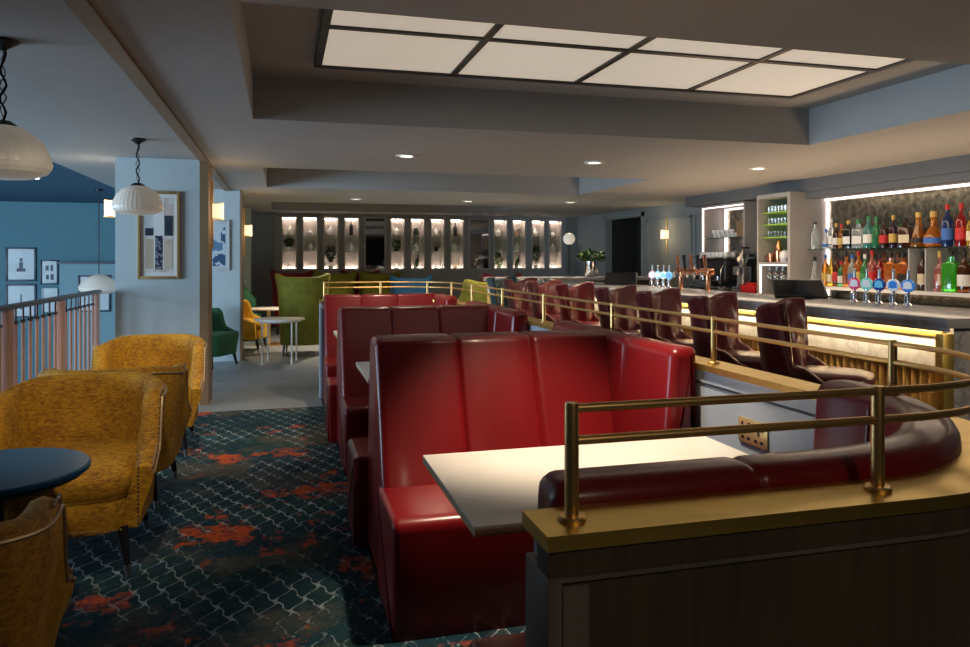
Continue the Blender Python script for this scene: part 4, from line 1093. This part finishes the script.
# ------------------------------------------------------------------ bottle shelves
t = thing('bottle_shelving', 'antique mirror backed bottle shelving lit along its top behind the bar', 'shelf unit', (6.3, 6.0, .94))
by0, by1 = 3.4, 7.575
bm = BM(); box(bm, 6.32, WX - .003, by0, by1, .94, 2.12); wpart('back_panel', bm, 'antique', t, smooth=False)
bm = BM(); box(bm, 6.02, WX - .003, by0, by1, 2.12, 2.198); wpart('pelmet', bm, 'bulkhead', t, smooth=False)
bm = BM(); box(bm, 6.27, 6.30, by0, by1 - .005, 2.095, 2.118); box(bm, 6.295, 6.318, by1 - .03, by1 - .006, .96, 2.09); wpart('light_strip', bm, 'led', t, smooth=False)
bm = BM(); box(bm, 6.04, 6.32, by0, by1, 1.505, 1.52); wpart('upper_shelf', bm, 'shelfglass', t, smooth=False)
bm = BM(); box(bm, 6.02, 6.32, by0, by1, 1.05, 1.085); wpart('lower_shelf', bm, 'white', t, smooth=False)
bm = BM(); box(bm, 6.30, 6.318, by0, by1 - .05, 1.087, 1.10); wpart('light_strip', bm, 'led', t, smooth=False)
for y in (6.10, 5.90):
    bm = BM(); box(bm, 6.05, 6.32, y - .006, y + .006, 1.085, 1.505); wpart('divider', bm, 'walldark', t, smooth=False)
BC = {}
def bcol(n):
    cols = dict(clear=(.80, .86, .84), amber=(.75, .26, .02), brown=(.18, .05, .012), green=(.10, .55, .22), red=(.65, .02, .02), orange=(.90, .28, .02), yellow=(.90, .60, .03), navy=(.01, .03, .12),
                black=(.012, .012, .014), purple=(.12, .03, .10), lime=(.10, .80, .04), pink=(.85, .30, .28), blue=(.02, .10, .55), teal=(.20, .62, .55), dark=(.05, .02, .012), silver=(.6, .62, .66))
    if n not in BC: BC[n] = mk_bottle(n, cols[n], .1 if n in ('black', 'navy', 'dark', 'silver') else .75)
    return BC[n]
LBL = {n: mat('label_' + n, c, .6, var=.05) for n, c in dict(white=(.75, .74, .70), cream=(.72, .62, .42), black=(.02, .02, .02), gold=(.60, .40, .10), blue=(.05, .15, .45), red=(.55, .03, .03), green=(.04, .25, .08)).items()}
def bottle(label, x, y, z, r, h, kind, col, cap, lab, group):
    t = thing('bottle', label, 'bottle', (x, y, z), R(random.uniform(-70, -50)), group)
    prof = bottle_prof(r, h, kind); sg = 20
    bm = BM()
    if kind in ('square', 'flat'): loft(bm, [(zz, max(rr, .002), max(rr, .002) * (.7 if kind == 'flat' else 1.), 0, 0) for rr, zz in prof[1:-1]], 5 if kind == 'square' else 3, 20)
    else: lathe(bm, prof, sg)
    obj('glass_body', bm, bcol(col), t)
    zt = prof[-1][1]; rn = prof[-2][0]
    bm = BM(); lathe(bm, [(0, zt - .012), (rn + .003, zt - .012), (rn + .003, h + .012), (0, h + .012)], 14); obj('cap', bm, LBL[cap] if cap in LBL else M[cap], t)
    if lab:
        rr = r * 1.012; z0, z1 = h * .16, h * .44
        if kind in ('bell', 'pear'): z0, z1, rr = h * .10, h * .26, r * .99
        bm = BM()
        if kind == 'square': box(bm, -r * .8, r * .8, -r * 1.03, -r * .9, z0, z1)
        else:
            n = 12
            a = [bm.verts.new((rr * cos(R(200 + 140 * i / n)), rr * sin(R(200 + 140 * i / n)) * (.7 if kind == 'flat' else 1.02), z0)) for i in range(n + 1)]
            b = [bm.verts.new((v.co.x, v.co.y, z1)) for v in a]
            for i in range(n): bm.faces.new((a[i], a[i + 1], b[i + 1], b[i]))
        obj('paper_label', bm, LBL[lab], t)
    return t
U = [(7.50, .04, .27, 'wine', 'clear', 'black', None, 'clear bottle with a tall black top'), (7.405, .042, .20, 'pear', 'silver', 'blue', 'blue', 'squat silver bottle with a blue base label'),
     (7.32, .034, .30, 'std', 'clear', 'white', 'white', 'clear bottle with a white label'), (7.24, .038, .25, 'std', 'dark', 'gold', 'white', 'dark bottle with a white label'),
     (7.155, .036, .24, 'std', 'amber', 'red', 'gold', 'amber bottle with a gold label'), (7.05, .045, .27, 'square', 'black', 'gold', 'white', 'square black bottle'),
     (6.90, .055, .27, 'square', 'clear', 'green', 'white', 'broad square clear bottle'), (6.75, .05, .30, 'std', 'teal', 'green', 'white', 'pale teal bottle'),
     (6.64, .038, .29, 'std', 'green', 'green', None, 'green bottle'), (6.53, .045, .27, 'std', 'dark', 'black', 'red', 'dark bottle with a red label'),
     (6.41, .038, .29, 'std', 'purple', 'gold', 'gold', 'slim purple bottle'), (6.26, .055, .26, 'square', 'brown', 'black', 'cream', 'broad brown square bottle with a cream label'),
     (6.09, .062, .30, 'bell', 'amber', 'gold', 'black', 'gold topped bell shaped amber bottle'), (5.91, .082, .30, 'pear', 'orange', 'gold', 'blue', 'wide pear shaped orange brown bottle'),
     (5.75, .05, .35, 'std', 'navy', 'red', 'blue', 'tall navy bottle with a red cap'), (5.60, .045, .35, 'std', 'red', 'red', 'red', 'tall red bottle with a red cap'), (5.49, .04, .28, 'std', 'yellow', 'gold', 'cream', 'yellow bottle')]
for y, r, h, kd, col, cap, lab, d in U:
    bottle(d + ' on the upper shelf of the bar', 6.16 if y < 7.48 else 6.085, y, 1.52, r * 1.1, h * 1.12, kd, col, cap, lab, 'bottles on the upper bar shelf')
Lw = [(7.505, .045, .26, 'bell', 'clear', 'black', None, 'clear bell shaped bottle'), (7.405, .038, .28, 'std', 'amber', 'blue', 'gold', 'amber bottle with a blue cap'), (7.315, .038, .25, 'std', 'yellow', 'gold', 'cream', 'golden yellow bottle'),
      (7.23, .036, .30, 'std', 'brown', 'black', 'red', 'brown bottle with a red label'), (7.15, .034, .22, 'std', 'green', 'red', 'white', 'small green bottle with a white label'), (7.07, .036, .30, 'std', 'orange', 'black', None, 'slim orange bottle'),
      (6.98, .04, .28, 'std', 'clear', 'blue', 'blue', 'clear bottle with a blue label'), (6.885, .042, .31, 'std', 'orange', 'red', 'gold', 'orange bottle with a red cap'), (6.79, .04, .28, 'std', 'green', 'white', 'green', 'bright green bottle'),
      (6.69, .044, .31, 'std', 'pink', 'red', 'red', 'pink red bottle with a red cap'), (6.58, .042, .28, 'std', 'red', 'black', None, 'clear red bottle'), (6.43, .052, .29, 'square', 'orange', 'black', None, 'broad square orange bottle'),
      (6.27, .052, .29, 'square', 'amber', 'black', 'black', 'broad square amber bottle with a black label'), (6.16, .042, .28, 'std', 'orange', 'black', 'gold', 'orange bottle with a gold label by the divider'),
      (6.03, .040, .30, 'std', 'dark', 'black', 'cream', 'dark bottle with a cream label between the dividers'), (5.945, .03, .22, 'std', 'amber', 'black', 'red', 'small amber bottle between the dividers'),
      (5.83, .042, .30, 'flat', 'pink', 'gold', 'cream', 'flat pinkish bottle'), (5.70, .060, .30, 'square', 'lime', 'black', None, 'broad bright lime green bottle'), (5.56, .05, .30, 'std', 'brown', 'black', 'white', 'brown bottle with a white label')]
for y, r, h, kd, col, cap, lab, d in Lw:
    bottle(d + ' on the lower shelf of the bar', 6.15 if y < 7.48 else 6.085, y, 1.085, r * 1.16, h * 1.27, kd, col, cap, lab, 'bottles on the lower bar shelf')

# ------------------------------------------------------------------ far lounge
def htop(u): 
    a = abs(u); return 1.16 - .02 * math.cos(a * 3) + .04 * math.exp(-((a - .5) / .14) ** 2) - .30 * smooth(.62, .80, a) - .18 * smooth(.8, 1, a)
def hflare(u, v): return -.035 * (1 - v) + .01 + .05 * (max(0, v - .6) / .4) ** 2 * math.exp(-((abs(u) - .5) / .16) ** 2)
def make_highback(label, fab, loc, rot, group='high backed lounge chairs at the far end'):
    t = thing('highback_armchair', label, 'armchair', loc, rot, group)
    bm = BM(); shell(bm, .35, .34, .02, .28, .16, htop, .08, hflare, 40); obj('wing_back', bm, fab, t, ang=60)
    bm = BM(); loft(bm, [(.16, .25, .29, 0, -.04), (.18, .275, .32, 0, -.04), (.40, .29, .335, 0, -.04), (.44, .27, .31, 0, -.04), (.455, .15, .18, 0, -.04)], 4, 28); obj('seat', bm, fab, t, ang=70)
    for sx, sy in ((-.24, -.28), (.24, -.28), (-.25, .25), (.25, .25)):
        bm = BM(); tube(bm, [(sx, sy, .17), (sx * 1.08, sy * 1.1, 0)], [.02, .012], 8); obj('leg', bm, 'legs', t)
    return t
HB = make_highback('tall olive green high backed chair standing alone by the white tables', 'olive', (.30, 11.35, 0), R(176))
def hb(label, fab, loc, rot):
    q = dup(HB, loc, rot, label); 
    if fab != 'olive': recolor(q, 'olive', fab)
    return q
hb('olive high backed chair in the back row behind the end of the brass rail', 'olive', (.95, 14.1, 0), R(180))
hb('dark red high backed chair in the back row between two olive ones', 'redv', (1.51, 15.2, 0), R(180))
hb('olive high backed chair in the back row left of the blue one', 'olive', (1.76, 14.0, 0), R(180))
hb('bright blue high backed chair in the back row', 'bluev', (2.20, 13.2, 0), R(180)).scale = (.95, 1, .93)
q = hb('olive chair near the end of the bar with a red chair beside it', 'olive', (3.35, 12.6, 0), R(200)); q.scale = (1, 1, .88)
q = hb('red rounded chair near the end of the bar beside the olive one', 'redv', (3.95, 13.5, 0), R(190)); q.scale = (1, 1, .95)
hb('dark red high backed chair half hidden left of the tall olive one', 'redv', (.18, 14.6, 0), R(180))
hb('dark green high backed chair at the far left behind the yellow one', 'green', (-.72, 13.55, 0), R(90))
GR = make_armchair('lounge_armchair', 'green velvet armchair with dark piping between the two pillars', fab='green', group='velvet armchairs at the far end', nails=False)
GR.location = (-.98, 10.0, 0); GR.rotation_euler = (0, 0, R(62))
YE = dup(GR, (-.62, 11.95, 0), R(80), 'yellow velvet armchair half hidden behind the second pillar'); recolor(YE, 'green', 'yellowv')
def round_table(label, x, y, four=True):
    t = thing('round_table', label, 'table', (x, y, 0), 0, 'white round lounge tables')
    bm = BM(); lathe(bm, [(.315, .575), (.33, .58), (.33, .597), (.325, .60), (0, .60)], 40); obj('table_top', bm, 'mtable', t)
    if four:
        for k in range(4):
            a = R(35 + 90 * k); bm = BM(); tube(bm, [(.27 * cos(a), .27 * sin(a), .58), (.27 * cos(a), .27 * sin(a), .0)], .012, 10); obj('leg', bm, 'white', t)
        bm = BM(); tube(bm, [(.27 * cos(2 * PI * k / 28), .27 * sin(2 * PI * k / 28), .565) for k in range(28)], .010, 8, True); obj('ring', bm, 'white', t)
    else:
        bm = BM(); lathe(bm, [(.03, .02), (.03, .576)], 14); obj('pedestal', bm, 'brass', t)
        bm = BM(); lathe(bm, [(.24, 0), (.24, .012), (.03, .03)], 28); obj('base', bm, 'brass', t)
round_table('white round table on four slim legs in front of the tall olive chair', -.03, 10.45)
round_table('white round pedestal table behind the four legged one', -.21, 12.72, False)

# ------------------------------------------------------------------ light
W = bpy.data.worlds.new('world'); SC.world = W; W.use_nodes = True
bg = W.node_tree.nodes['Background']; bg.inputs[0].default_value = (.55, .65, .8, 1); bg.inputs[1].default_value = .04
# daylight through the atrium glazing on the left, seen nowhere in the picture
def aim(o, p):
    d = Vector(p) - o.location; o.rotation_euler = d.to_track_quat('-Z', 'Y').to_euler()
DAY = (.58, .79, 1.0)
aim(light('atrium_daylight', 'AREA', (-7.4, 5.0, 1.3), 520, DAY, shape='RECTANGLE', size=3.5, size_y=1.8), (-.8, 10, 1.1))
aim(light('atrium_side_daylight', 'AREA', (-8.4, 9.0, .9), 270, DAY, shape='RECTANGLE', size=5, size_y=2.0), (0, 9.5, 1.1))
aim(light('aisle_downlight_lamp', 'SPOT', (-.45, 2.55, CZ - .02), 90, WARM, spot_size=R(62), spot_blend=.9, shadow_soft_size=.05), (-.95, 4.1, .60))
aim(light('aisle_downlight_lamp', 'SPOT', (-.35, 4.9, CZ - .02), 130, WARM, spot_size=R(70), spot_blend=.9, shadow_soft_size=.05), (-.75, 6.1, .5))
aim(light('front_fill_lamp', 'SPOT', (.9, -.9, CZ - .02), 34, WARM, spot_size=R(110), spot_blend=.9, shadow_soft_size=.05), (1.0, .2, 0))  # unseen lamp added behind the camera to lift the dark oak front
aim(light('bar_end_fill', 'SPOT', (4.1, .6, CZ - .02), 130, WARM, spot_size=R(60), spot_blend=.9, shadow_soft_size=.05), (3.7, 2.95, .7))  # unseen spot added to brighten the marble end of the bar
light('ceiling_fill_light', 'AREA', (5.1, 6.4, .98), 40, (1, .66, .40), (PI, 0, 0), shape='RECTANGLE', size=.5, size_y=6)  # unseen upward light added to warm the ceiling over the bar
light('bar_fill_light', 'AREA', (4.9, 6.0, 2.30), 45, (1, .78, .55), (0, 0, 0), shape='RECTANGLE', size=.5, size_y=6)  # unseen area light over the bar, with no fitting

# ------------------------------------------------------------------ camera
cam = bpy.data.cameras.new('camera'); co = bpy.data.objects.new('camera', cam); COL.objects.link(co)
cam.sensor_width = 36; cam.lens = 747 / 970 * 36
co.location = (0, 0, 1.4); co.rotation_euler = (PI / 2, 0, -math.atan2(203, 747))
cam.shift_y = -(323.5 - 259) / 970
cam.clip_start = .05
SC.camera = co
vs = SC.view_settings; vs.view_transform = 'Standard'; vs.look = 'None'; vs.gamma = 1; vs.exposure = 0.0; vs.use_curve_mapping = False
try: SC.cycles.use_denoising = True
except Exception: pass
